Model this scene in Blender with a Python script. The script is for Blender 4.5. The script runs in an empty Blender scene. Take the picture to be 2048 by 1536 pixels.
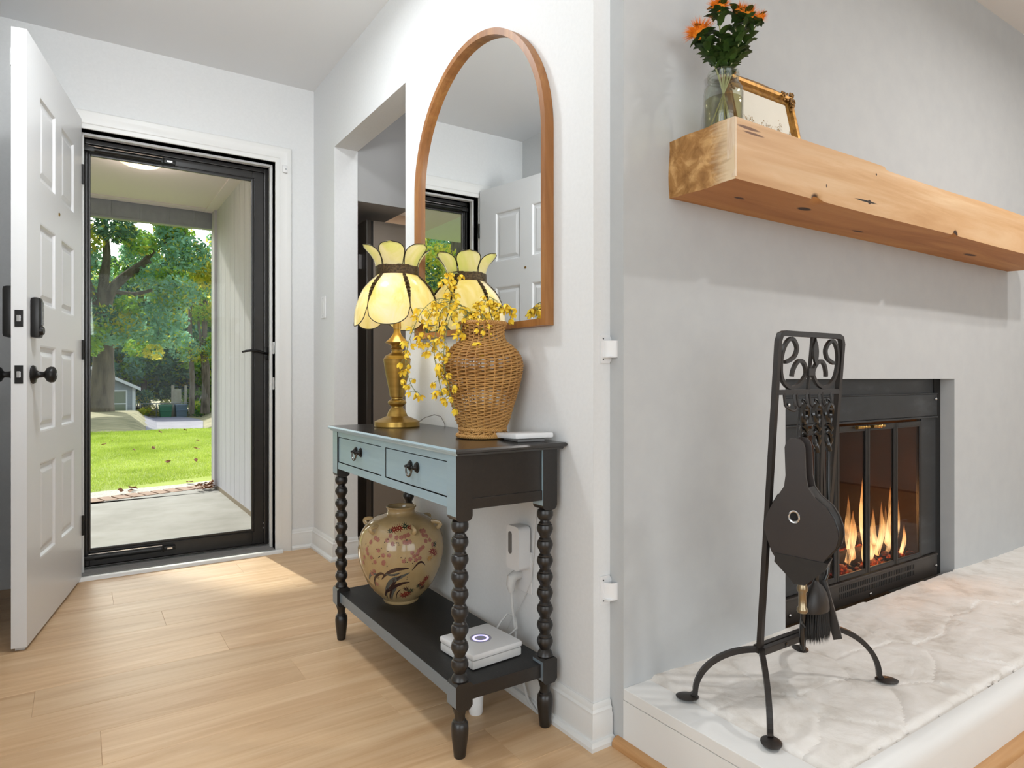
import bpy, bmesh, math, random
import numpy as np
from mathutils import Vector, Matrix, Euler
random.seed(7)
np.random.seed(7)
PI = math.pi
D = bpy.data
SC = bpy.context.scene
COL = SC.collection

# ---------------------------------------------------------------- camera
H = 0.92
cam = D.cameras.new('camera')
cam.sensor_width = 36.0
cam.lens = 1311.17 / 2048 * 36.0
cam.shift_y = -(768 - 756.67) / 2048
cam.clip_start = 0.02
cam.clip_end = 400
camo = D.objects.new('camera', cam)
camo.location = (-1.0759, -1.2576, H)
camo.rotation_euler = (PI / 2, 0, -math.radians(33.478))
COL.objects.link(camo)
SC.camera = camo

# ---------------------------------------------------------------- world, sun, exposure
SC.view_settings.view_transform = 'Standard'
SC.view_settings.look = 'None'
SC.view_settings.exposure = 0.10
SC.view_settings.gamma = 1.0
SC.view_settings.use_curve_mapping = False
SUN_EL = math.radians(31.0)
SUN_HEAD = Vector((0.13, -1.0, 0)).normalized()       # direction the light travels, seen from above
w = D.worlds.new('sky')
SC.world = w
w.use_nodes = True
nt = w.node_tree
sky = nt.nodes.new('ShaderNodeTexSky')
sky.sky_type = 'NISHITA'
sky.sun_disc = False
sky.sun_elevation = SUN_EL
sky.sun_rotation = math.atan2(-SUN_HEAD.x, -SUN_HEAD.y)
sky.air_density = 1.0
sky.dust_density = 2.0
bg = nt.nodes['Background']
hs = nt.nodes.new('ShaderNodeHueSaturation')
hs.inputs['Saturation'].default_value = 0.45
nt.links.new(sky.outputs[0], hs.inputs['Color'])
nt.links.new(hs.outputs[0], bg.inputs[0])
bg.inputs[1].default_value = 0.40
sun = D.lights.new('sun', 'SUN')
sun.energy = 4.8
sun.color = (1.0, 0.94, 0.84)
sun.angle = math.radians(1.2)
suno = D.objects.new('sun', sun)
sd = Vector((SUN_HEAD.x * math.cos(SUN_EL), SUN_HEAD.y * math.cos(SUN_EL), -math.sin(SUN_EL)))
suno.rotation_euler = sd.to_track_quat('-Z', 'Y').to_euler()
suno.location = (0, 20, 20)
COL.objects.link(suno)

def area(name, loc, target, power, sx, sy=None, col=(1, 1, 1), shape='RECTANGLE', spread=180):
    l = D.lights.new(name, 'AREA')
    l.energy = power
    l.color = col
    l.shape = shape
    l.size = sx
    if sy:
        l.size_y = sy
    l.spread = math.radians(spread)
    o = D.objects.new(name, l)
    o.location = loc
    o.rotation_euler = (Vector(target) - Vector(loc)).to_track_quat('-Z', 'Y').to_euler()
    COL.objects.link(o)
    return o

# area lights added as fill behind and beside the camera, in place of unseen windows
area('fill_light_rear', (-0.6, -4.7, 1.45), (-0.4, 0, 1.7), 60, 3.4, 1.9, (0.88, 0.95, 1.0))
area('fill_light_side', (-3.3, -1.6, 1.4), (0.2, 0.3, 1.3), 46, 2.4, 1.7, (0.86, 0.94, 1.0))
area('fill_light_east', (4.3, -3.0, 1.5), (1.2, 0, 1.0), 14, 2.0, 1.6, (0.88, 0.95, 1.0))
# recessed ceiling cans of the living room and the foyer globe lamp
area('can_light_near', (1.62, -1.30, 2.47), (1.62, -1.30, 0), 18, 0.09, None, (1.0, 0.97, 0.94), 'DISK', 170)
area('can_light_far', (2.35, -1.15, 2.47), (2.35, -1.15, 0), 9, 0.09, None, (1.0, 0.97, 0.94), 'DISK', 170)
area('ceiling_fill_light', (-1.25, -1.7, 1.55), (-0.80, 1.5, 2.75), 9, 0.6, 0.4, (0.95, 0.98, 1.0), 'RECTANGLE', 75)  # added fill aimed at the foyer ceiling, no fixture stands there
area('kitchen_ceiling_light', (0.30, 1.35, 2.46), (0.30, 1.6, 0), 3.0, 0.3, None, (0.95, 0.97, 1.0), 'DISK', 180)
area('kitchen_far_light', (1.2, 3.6, 2.46), (1.2, 3.6, 0), 20, 0.4, None, (1.0, 0.86, 0.72), 'DISK', 180)
def bulb(name, loc, power, r, col):
    l = D.lights.new(name, 'POINT'); l.energy = power; l.shadow_soft_size = r; l.color = col
    o = D.objects.new(name, l); o.location = loc; COL.objects.link(o)
area('foyer_ceiling_light', (-0.72, 0.98, 2.43), (-0.74, 0.98, 0), 14, 0.24, None, (0.93, 0.97, 1.0), 'DISK', 180)
bulb('porch_lamp_light', (-0.70, 4.08, 2.36), 3.5, 0.06, (1.0, 0.84, 0.74))

# ---------------------------------------------------------------- material helpers
MATS = {}
def lin(h):
    if isinstance(h, str):
        h = h.lstrip('#')
        c = [int(h[i:i + 2], 16) / 255 for i in (0, 2, 4)]
        return tuple((x / 12.92 if x <= 0.04045 else ((x + 0.055) / 1.055) ** 2.4) for x in c) + (1,)
    return tuple(h) + (1,) if len(h) == 3 else tuple(h)
def N(t, ty, **kw):
    n = t.nodes.new(ty)
    for k, v in kw.items():
        if k.startswith('i_'):
            n.inputs[k[2:].replace('_', ' ')].default_value = v
        else:
            setattr(n, k, v)
    return n
def mat(name, col, rough=0.5, metal=0.0, spec=0.5, **kw):
    m = D.materials.new(name)
    m.use_nodes = True
    b = m.node_tree.nodes['Principled BSDF']
    b.inputs['Base Color'].default_value = lin(col)
    b.inputs['Roughness'].default_value = rough
    b.inputs['Metallic'].default_value = metal
    b.inputs['Specular IOR Level'].default_value = spec
    for k, v in kw.items():
        b.inputs[k.replace('_', ' ')].default_value = v
    MATS[name] = m
    return m
def bsdf(m):
    return m.node_tree.nodes['Principled BSDF']
def coords(t, scale=(1, 1, 1), kind='Object', rnd=False, rot=(0, 0, 0)):
    tc = N(t, 'ShaderNodeTexCoord')
    mp = N(t, 'ShaderNodeMapping')
    mp.inputs['Scale'].default_value = scale
    mp.inputs['Rotation'].default_value = rot
    src = tc.outputs[kind]
    if rnd:
        oi = N(t, 'ShaderNodeObjectInfo')
        mu = N(t, 'ShaderNodeMath', operation='MULTIPLY')
        mu.inputs[1].default_value = 37.0
        t.links.new(oi.outputs['Random'], mu.inputs[0])
        va = N(t, 'ShaderNodeVectorMath', operation='ADD')
        t.links.new(src, va.inputs[0])
        t.links.new(mu.outputs[0], va.inputs[1])
        src = va.outputs[0]
    t.links.new(src, mp.inputs[0])
    return mp.outputs[0]
def ramp(t, fac, stops):
    r = N(t, 'ShaderNodeValToRGB')
    e = r.color_ramp.elements
    while len(e) > 1:
        e.remove(e[-1])
    e[0].position = stops[0][0]
    e[0].color = lin(stops[0][1])
    for p, c in stops[1:]:
        x = e.new(p)
        x.color = lin(c)
    t.links.new(fac, r.inputs[0])
    return r.outputs[0]
def noise(t, vec, scale=5, detail=4, rough=0.55, dist=0.0):
    n = N(t, 'ShaderNodeTexNoise')
    n.inputs['Scale'].default_value = scale
    n.inputs['Detail'].default_value = detail
    n.inputs['Roughness'].default_value = rough
    n.inputs['Distortion'].default_value = dist
    t.links.new(vec, n.inputs['Vector'])
    return n.outputs['Fac']
def bump(m, fac, strength=0.3, dist=0.01):
    t = m.node_tree
    b = N(t, 'ShaderNodeBump')
    b.inputs['Strength'].default_value = strength
    b.inputs['Distance'].default_value = dist
    t.links.new(fac, b.inputs['Height'])
    t.links.new(b.outputs[0], bsdf(m).inputs['Normal'])
def mixc(t, fac, a, b, mode='MIX'):
    n = N(t, 'ShaderNodeMix', data_type='RGBA', blend_type=mode)
    for s, v in ((6, a), (7, b)):
        if hasattr(v, 'is_linked') or hasattr(v, 'links'):
            t.links.new(v, n.inputs[s])
        else:
            n.inputs[s].default_value = lin(v)
    if hasattr(fac, 'links'):
        t.links.new(fac, n.inputs[0])
    else:
        n.inputs[0].default_value = fac
    return n.outputs[2]
def noisy(name, stops, scale=8, vscale=(1, 1, 1), rough=0.5, detail=5, bmp=0.0, bdist=0.004, kind='Object', rnd=False, dist=0.0, metal=0.0, spec=0.5, **kw):
    m = mat(name, stops[0][1], rough, metal, spec, **kw)
    t = m.node_tree
    v = coords(t, vscale, kind, rnd)
    f = noise(t, v, scale, detail, 0.6, dist)
    t.links.new(ramp(t, f, stops), bsdf(m).inputs['Base Color'])
    if bmp:
        bump(m, f, bmp, bdist)
    return m
def wood(name, dark, mid, light, axis='X', scale=1.0, rough=0.45, rnd=True, tone=0.10, bmp=0.05, spec=0.4, spots=()):
    m = mat(name, mid, rough, 0, spec)
    t = m.node_tree
    s = {'X': (1.2, 14, 14), 'Y': (14, 1.2, 14), 'Z': (14, 14, 1.2)}[axis]
    v = coords(t, tuple(q * scale for q in s), 'Object', rnd)
    f1 = noise(t, v, 1.3, 6, 0.62, 1.1)
    v2 = coords(t, tuple(q * scale * 0.28 for q in s), 'Object', rnd)
    f2 = noise(t, v2, 1.0, 3, 0.5, 2.2)
    wv = N(t, 'ShaderNodeMath', operation='SINE')
    mm = N(t, 'ShaderNodeMath', operation='MULTIPLY')
    mm.inputs[1].default_value = 46.0
    t.links.new(f2, mm.inputs[0])
    t.links.new(mm.outputs[0], wv.inputs[0])
    ab = N(t, 'ShaderNodeMapRange')
    ab.inputs['From Min'].default_value = -1
    ab.inputs['From Max'].default_value = 1
    ab.inputs['To Max'].default_value = 0.5
    t.links.new(wv.outputs[0], ab.inputs[0])
    c1 = ramp(t, f1, [(0.3, dark), (0.5, mid), (0.72, light)])
    c = mixc(t, ab.outputs[0], c1, mixc(t, 0.55, c1, dark))
    if rnd and tone:
        oi = N(t, 'ShaderNodeObjectInfo')
        mr = N(t, 'ShaderNodeMapRange')
        mr.inputs['To Min'].default_value = 1 - tone
        mr.inputs['To Max'].default_value = 1 + tone
        t.links.new(oi.outputs['Random'], mr.inputs[0])
        hv = N(t, 'ShaderNodeHueSaturation')
        t.links.new(mr.outputs[0], hv.inputs['Value'])
        t.links.new(c, hv.inputs['Color'])
        c = hv.outputs[0]
    for (cx, cy, cz, sx, sy, sz, dc) in spots:      # knots, splits and stains in object coordinates
        tc = N(t, 'ShaderNodeTexCoord')
        mp = N(t, 'ShaderNodeMapping')
        mp.vector_type = 'TEXTURE'
        mp.inputs['Location'].default_value = (cx, cy, cz)
        mp.inputs['Scale'].default_value = (sx, sy, sz)
        t.links.new(tc.outputs['Object'], mp.inputs[0])
        ln = N(t, 'ShaderNodeVectorMath', operation='LENGTH')
        t.links.new(mp.outputs[0], ln.inputs[0])
        nz = N(t, 'ShaderNodeMath', operation='MULTIPLY_ADD')
        nz.inputs[1].default_value = 0.9
        t.links.new(f1, nz.inputs[0])
        t.links.new(ln.outputs['Value'], nz.inputs[2])
        mr = N(t, 'ShaderNodeMapRange')
        mr.inputs['From Min'].default_value = 1.2
        mr.inputs['From Max'].default_value = 1.55
        mr.inputs['To Min'].default_value = 1
        mr.inputs['To Max'].default_value = 0
        t.links.new(nz.outputs[0], mr.inputs[0])
        c = mixc(t, mr.outputs[0], c, dc)
    t.links.new(c, bsdf(m).inputs['Base Color'])
    if bmp:
        bump(m, f1, bmp, 0.003)
    return m
def schlick(t):
    """dielectric reflectance that is the same from both sides of a thin sheet"""
    lw = N(t, 'ShaderNodeLayerWeight')
    lw.inputs[0].default_value = 0.5
    p = N(t, 'ShaderNodeMath', operation='POWER')
    p.inputs[1].default_value = 4.2
    t.links.new(lw.outputs['Facing'], p.inputs[0])
    a = N(t, 'ShaderNodeMath', operation='MULTIPLY_ADD')
    a.inputs[1].default_value = 0.90
    a.inputs[2].default_value = 0.04
    t.links.new(p.outputs[0], a.inputs[0])
    return a.outputs[0]
def pane_mat(name, tint, refl=1.0, ior=1.45):
    m = D.materials.new(name)
    m.use_nodes = True
    t = m.node_tree
    t.nodes.clear()
    o = N(t, 'ShaderNodeOutputMaterial')
    mx = N(t, 'ShaderNodeMixShader')
    fr = schlick(t)
    tr = N(t, 'ShaderNodeBsdfTransparent')
    tr.inputs[0].default_value = lin(tint)
    gl = N(t, 'ShaderNodeBsdfGlossy')
    gl.inputs['Roughness'].default_value = 0.02
    mu = N(t, 'ShaderNodeMath', operation='MULTIPLY')
    mu.inputs[1].default_value = refl
    t.links.new(fr, mu.inputs[0])
    t.links.new(mu.outputs[0], mx.inputs[0])
    t.links.new(tr.outputs[0], mx.inputs[1])
    t.links.new(gl.outputs[0], mx.inputs[2])
    t.links.new(mx.outputs[0], o.inputs[0])
    return m
def leaf_mat(name, c1, c2, transl=0.45):
    m = D.materials.new(name)
    m.use_nodes = True
    t = m.node_tree
    t.nodes.clear()
    o = N(t, 'ShaderNodeOutputMaterial')
    v = coords(t, (1, 1, 1))
    col = ramp(t, noise(t, v, 0.9, 5, 0.75), [(0.35, c1), (0.62, c2)])
    d = N(t, 'ShaderNodeBsdfDiffuse')
    tr = N(t, 'ShaderNodeBsdfTranslucent')
    mx = N(t, 'ShaderNodeMixShader')
    mx.inputs[0].default_value = transl
    t.links.new(col, d.inputs[0])
    t.links.new(col, tr.inputs[0])
    t.links.new(d.outputs[0], mx.inputs[1])
    t.links.new(tr.outputs[0], mx.inputs[2])
    t.links.new(mx.outputs[0], o.inputs[0])
    return m
def emit(name, col, s):
    m = D.materials.new(name)
    m.use_nodes = True
    b = m.node_tree.nodes['Principled BSDF']
    b.inputs['Base Color'].default_value = lin(col)
    b.inputs['Emission Color'].default_value = lin(col)
    b.inputs['Emission Strength'].default_value = s
    return m

M = {}
M['wall'] = noisy('wall_paint', [(0.3, '#dedfdf'), (0.7, '#e2e3e3')], 90, rough=0.75, bmp=0.03, bdist=0.002, spec=0.25)
M['wallc'] = noisy('chimney_paint', [(0.3, '#b8babb'), (0.7, '#bdbfbf')], 14, rough=0.7, bmp=0.08, bdist=0.004, spec=0.25)
M['ceil'] = mat('ceiling_paint', '#e6e7e8', 0.9, spec=0.1)
M['trim'] = mat('white_trim_paint', '#e2e2e0', 0.35)
M['slab'] = mat('white_door_paint', '#e3e4e5', 0.33)
M['plank'] = wood('oak_plank', '#bd9770', '#cfad86', '#dcbf9b', 'X', 0.8, 0.40, True, 0.06, 0.05, 0.35)
M['oakmould'] = wood('oak_moulding', '#a97a4b', '#bd8f5f', '#caa070', 'X', 1.0, 0.45, False, 0, 0.05)
M['oakmouldY'] = wood('oak_moulding_y', '#a97a4b', '#bd8f5f', '#caa070', 'Y', 1.0, 0.45, False, 0, 0.05)
M['sub'] = mat('subfloor', '#8a6a4a', 0.9)
M['black'] = mat('black_metal', '#1b1a19', 0.38, 0.3)
M['storm'] = noisy('bronze_black_aluminium', [(0.3, '#1d1b1a'), (0.7, '#282522')], 6, rough=0.36, spec=0.6)
M['chrome'] = mat('chrome', '#c9c9c9', 0.15, 1.0)
M['gunmetal'] = mat('gunmetal', '#6f6b66', 0.22, 1.0)
M['nozz'] = mat('tarnished_nozzle', '#9c8c72', 0.28, 1.0)
M['ctop'] = noisy('black_gloss_tabletop', [(0.3, '#1d1916'), (0.7, '#26211d')], 3, (40, 1, 40), 0.24, bmp=0.06, bdist=0.001, spec=0.9)
M['crefl2'] = mat('painted_dim_reflection', '#6f7a82', 0.35, 0, 0.6)  # darker reflection painted on the shelf edge and lower leg blocks
M['brassy'] = noisy('aged_brass', [(0.3, '#9c7a3c'), (0.7, '#b8975a')], 20, rough=0.3, metal=1.0)
M['glass'] = pane_mat('storm_glass', '#fafdfb', 0.18)
M['fireglass'] = pane_mat('smoked_glass', '#d6cabf', 0.35)
M['mirror'] = mat('mirror_silver', '#f2f4f4', 0.0, 1.0)
M['mframe'] = wood('walnut_stained_frame', '#7f5228', '#976436', '#ab7a45', 'Z', 1.0, 0.4, False, 0, 0.04)
M['cblack'] = noisy('black_satin_paint', [(0.3, '#191614'), (0.7, '#221e1b')], 3, (40, 1, 40), 0.33, bmp=0.12, bdist=0.001, spec=0.6)
M['cshelf'] = noisy('worn_black_paint', [(0.35, '#121110'), (0.62, '#1b1a19'), (0.8, '#3a3938')], 40, (8, 1, 8), 0.5, bmp=0.3, bdist=0.001)
M['crefl'] = noisy('painted_yard_reflection', [(0.3, '#95adb9'), (0.7, '#9db5bf')], 3, (30, 1, 30), 0.34, bmp=0.1, bdist=0.001, spec=0.7)  # reflection of the yard painted onto the black console fronts
M['white'] = mat('white_plastic', '#e4e4e4', 0.4)
M['offwhite'] = mat('matt_white_plastic', '#d4d3d1', 0.5)
M['grey'] = mat('grey_plastic', '#8d8a88', 0.5)
M['led'] = emit('violet_led', '#b9b2ff', 1.6)
M['cord'] = mat('white_cord', '#cfcecb', 0.5)
M['cordgrey'] = mat('grey_cord', '#8f8b86', 0.5)
M['iron'] = noisy('wrought_iron', [(0.3, '#1e1a18'), (0.7, '#2b2623')], 8, rough=0.42, bmp=0.1, spec=0.5)
M['ironglo'] = mat('glossy_iron', '#141210', 0.16, 0.2, 0.8)
M['bristle'] = mat('black_bristle', '#0e0d0c', 0.6)
M['leather'] = noisy('black_leather', [(0.3, '#100e0d'), (0.7, '#1a1715')], 60, rough=0.42, bmp=0.3, bdist=0.001)
M['bellow'] = noisy('dark_brown_board', [(0.3, '#221b19'), (0.7, '#2b2320')], 6, rough=0.42)
M['steel'] = noisy('blued_steel', [(0.25, '#232425'), (0.55, '#2e3032'), (0.8, '#4a4d50')], 5, (1, 1, 3), 0.36, bmp=0.02, metal=0.35)
M['steelf'] = noisy('door_frame_steel', [(0.3, '#1f1d1b'), (0.7, '#2a2724')], 5, rough=0.4, metal=0.3)
M['slot'] = mat('slot_black', '#050505', 0.8)
M['soot'] = noisy('sooty_firebrick', [(0.3, '#33251c'), (0.7, '#51392a')], 7, rough=0.9, bmp=0.3)
M['mantel'] = wood('rustic_pine_beam', '#bb8f60', '#cea67a', '#dfc29c', 'X', 0.55, 0.5, False, 0, 0.10, 0.35, spots=[
    (0.55, -0.256, 1.395, 0.022, 0.03, 0.014, '#4d3322'), (0.80, -0.258, 1.425, 0.060, 0.03, 0.003, '#1b120c'), (0.815, -0.258, 1.425, 0.009, 0.02, 0.007, '#2a1a10'),
    (0.60, -0.256, 1.437, 0.003, 0.02, 0.006, '#3b2415'), (1.35, -0.256, 1.398, 0.014, 0.03, 0.014, '#3b2415'),
    (0.27, -0.256, 1.522, 0.045, 0.02, 0.004, '#6b4424'), (0.29, -0.256, 1.512, 0.04, 0.02, 0.003, '#6b4424'),
    (0.85, -0.256, 1.51, 0.004, 0.02, 0.004, '#3b2415'), (0.60, -0.18, 1.392, 0.03, 0.012, 0.02, '#52301a'), (0.95, -0.11, 1.392, 0.03, 0.008, 0.02, '#52301a'),
    (0.36, -0.16, 1.392, 0.02, 0.006, 0.02, '#4b2b16'), (1.6, -0.12, 1.392, 0.05, 0.01, 0.02, '#52301a')])
M['mend'] = noisy('beam_end_grain', [(0.32, '#8b5f2c'), (0.5, '#a87a42'), (0.68, '#d0a46a')], 26, (1, 1, 1), 0.55, 4, 0.3, 0.004, dist=0.6)
M['mraw'] = noisy('pale_raw_wood', [(0.3, '#d3b694'), (0.7, '#e6d3ba')], 20, (1, 8, 1), 0.6, bmp=0.2)
M['stone'] = noisy('painted_stone', [(0.34, '#cdc7bf'), (0.46, '#dfdbd5'), (0.7, '#e9e6e2')], 9, rough=0.75, detail=12, bmp=0.9, bdist=0.008, dist=0.4, spec=0.25)
M['mortar'] = noisy('rough_mortar', [(0.3, '#8d8378'), (0.7, '#b9afa2')], 40, rough=0.9, bmp=0.6, bdist=0.006)
M['bronze'] = noisy('bronze_filigree', [(0.35, '#2e2212'), (0.65, '#5f4b2c')], 160, rough=0.45, metal=0.6, bmp=0.6, bdist=0.002)
M['lead'] = mat('dark_leading', '#3a3420', 0.45, 0.5)
M['brass'] = noisy('brushed_brass', [(0.3, '#9c7c3c'), (0.7, '#b3924e')], 6, (1, 1, 12), 0.33, metal=0.85)
M['wicker'] = noisy('wicker_cane', [(0.3, '#a8783f'), (0.55, '#c39353'), (0.75, '#d6ac6e')], 7, rough=0.55, kind='Object', bmp=0.1)
M['yellow'] = noisy('yellow_petal', [(0.35, '#eebc22'), (0.65, '#fbe052')], 40, rough=0.6, spec=0.2)
M['stem'] = mat('grey_green_stem', '#7d8450', 0.6)
M['cream'] = noisy('crazed_cream_glaze', [(0.3, '#9c8258'), (0.7, '#b39a70')], 5, rough=0.12, spec=0.6, detail=8)
M['orange'] = noisy('orange_thistle', [(0.3, '#e8701a'), (0.7, '#f9a032')], 120, rough=0.7, spec=0.1)
M['leafd'] = noisy('dark_green_leaf', [(0.3, '#22361a'), (0.7, '#456028')], 30, rough=0.5, spec=0.3)
M['pstem'] = mat('pale_stem', '#a9a878', 0.6)
M['gilt'] = noisy('gilt_moulding', [(0.3, '#7b5522'), (0.7, '#b98a44')], 60, rough=0.38, metal=0.7, bmp=0.3, bdist=0.002)
M['giltd'] = noisy('gilt_ornament', [(0.35, '#4b3013'), (0.65, '#a87c3c')], 120, rough=0.45, metal=0.6, bmp=0.5, bdist=0.003)
M['paper'] = noisy('cream_paper', [(0.3, '#e4decf'), (0.7, '#ebe6d8')], 5, rough=0.8)
M['sepia'] = mat('sepia_ink', '#a78a5c', 0.8)
M['sepia2'] = mat('sepia_dark_ink', '#7d5a4a', 0.8)
M['concrete'] = noisy('porch_concrete', [(0.3, '#77736e'), (0.5, '#878480'), (0.7, '#94918e')], 3, rough=0.85, detail=9, bmp=0.1)
M['aggregate'] = noisy('exposed_aggregate', [(0.35, '#8e8a83'), (0.6, '#c4c0b8')], 60, rough=0.9, detail=3, bmp=0.5)
M['brick'] = noisy('paver_brick', [(0.3, '#7d5b47'), (0.7, '#9a7a66')], 20, rough=0.85, rnd=True, bmp=0.3)
M['siding'] = noisy('grey_siding_paint', [(0.3, '#b9b4bb'), (0.7, '#c8c4ca')], 3, (20, 20, 0.6), 0.65, bmp=0.15, bdist=0.002, rnd=True)
M['beam'] = noisy('grey_beam_paint', [(0.3, '#8c8f94'), (0.7, '#979a9f')], 5, (4, 4, 4), 0.65, bmp=0.1)
M['soffit'] = mat('porch_soffit_paint', '#e2d3dc', 0.8)
M['asphalt'] = noisy('street_asphalt', [(0.3, '#726f7d'), (0.7, '#8c8995')], 1.2, rough=0.9, detail=8)
M['ground'] = noisy('dry_ground', [(0.3, '#6c6a48'), (0.5, '#8d8560'), (0.7, '#a39a78')], 1.5, rough=0.95, detail=9, bmp=0.4, bdist=0.05)
M['lawn'] = noisy('lawn_base', [(0.3, '#86983f'), (0.6, '#a2b055')], 1.2, rough=0.9, detail=8, spec=0.1)
M['grassA'] = leaf_mat('grass_bright', '#a6ba48', '#ccd970', 0.35)
M['grassB'] = leaf_mat('grass_mid', '#8ea640', '#b2c858', 0.35)
M['lfA'] = leaf_mat('leaf_teal', '#689c78', '#a2cfae', .5)
M['lfB'] = leaf_mat('leaf_green', '#6d9c3e', '#b0d466', .6)
M['lfC'] = leaf_mat('leaf_yellow_green', '#b4b83c', '#e8e068', .6)
M['lfD'] = leaf_mat('leaf_deep', '#3e6046', '#62886a', 0.4)
M['bark'] = noisy('grey_bark', [(0.3, '#4a4238'), (0.7, '#7b7061')], 3, (2, 2, 0.5), 0.95, bmp=0.6, bdist=0.05)
M['dryleaf'] = noisy('dry_leaf', [(0.3, '#6b4026'), (0.7, '#a06a42')], 20, rough=0.8)
M['fridge'] = noisy('taupe_steel', [(0.3, '#857a6e'), (0.7, '#8d8276')], 3, (1, 1, 0.3), 0.45, metal=0.1)
M['gasket'] = mat('dark_gasket', '#25221e', 0.5)
M['cab'] = mat('kitchen_cabinet_paint', '#d9c4ae', 0.6)
M['houseside'] = noisy('house_siding', [(0.3, '#8d9499'), (0.7, '#9aa1a5')], 2, rough=0.8)
M['houseroof'] = mat('house_roof', '#5b544f', 0.9)
M['housewhite'] = mat('house_white_trim', '#d6d8da', 0.6)
M['housewin'] = mat('house_window_glass', '#77806c', 0.15)
M['bingreen'] = mat('green_bin', '#2f6b4f', 0.6)
M['bingrey'] = mat('slate_bin', '#5d6f80', 0.6)
M['wirefence'] = mat('galvanised_wire', '#9a9c9a', 0.4, 0.6)

# lamp shade glass
def slag(name, c1, c2, c3):
    m = D.materials.new(name)
    m.use_nodes = True
    t = m.node_tree
    t.nodes.clear()
    o = N(t, 'ShaderNodeOutputMaterial')
    v = coords(t, (1, 1, 0.6))
    col = ramp(t, noise(t, v, 9, 4, 0.55, 1.8), [(0.32, c1), (0.5, c2), (0.7, c3)])
    d = N(t, 'ShaderNodeBsdfDiffuse')
    tr = N(t, 'ShaderNodeBsdfTranslucent')
    mx = N(t, 'ShaderNodeMixShader')
    mx.inputs[0].default_value = 0.5
    gl = N(t, 'ShaderNodeBsdfGlossy')
    gl.inputs['Roughness'].default_value = 0.22
    fr = schlick(t)
    mx2 = N(t, 'ShaderNodeMixShader')
    t.links.new(col, d.inputs[0])
    t.links.new(col, tr.inputs[0])
    t.links.new(d.outputs[0], mx.inputs[1])
    t.links.new(tr.outputs[0], mx.inputs[2])
    t.links.new(fr, mx2.inputs[0])
    t.links.new(mx.outputs[0], mx2.inputs[1])
    t.links.new(gl.outputs[0], mx2.inputs[2])
    t.links.new(mx2.outputs[0], o.inputs[0])
    return m
M['slag'] = slag('yellow_slag_glass', '#e8d67c', '#f2e4a4', '#f5e8cc')
M['slag2'] = slag('pale_green_slag_glass', '#dcd878', '#e8dc90', '#f0e2b0')
def real_glass(name, tint, ior=1.45):
    m = mat(name, tint, 0.02)
    b = bsdf(m)
    b.inputs['Transmission Weight'].default_value = 1.0
    b.inputs['IOR'].default_value = ior
    return m
M['jarglass'] = pane_mat('jar_glass', '#f6f8f4', 1.0)
M['water'] = pane_mat('jar_water', '#e9e4cc', 0.5, 1.33)

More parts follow.
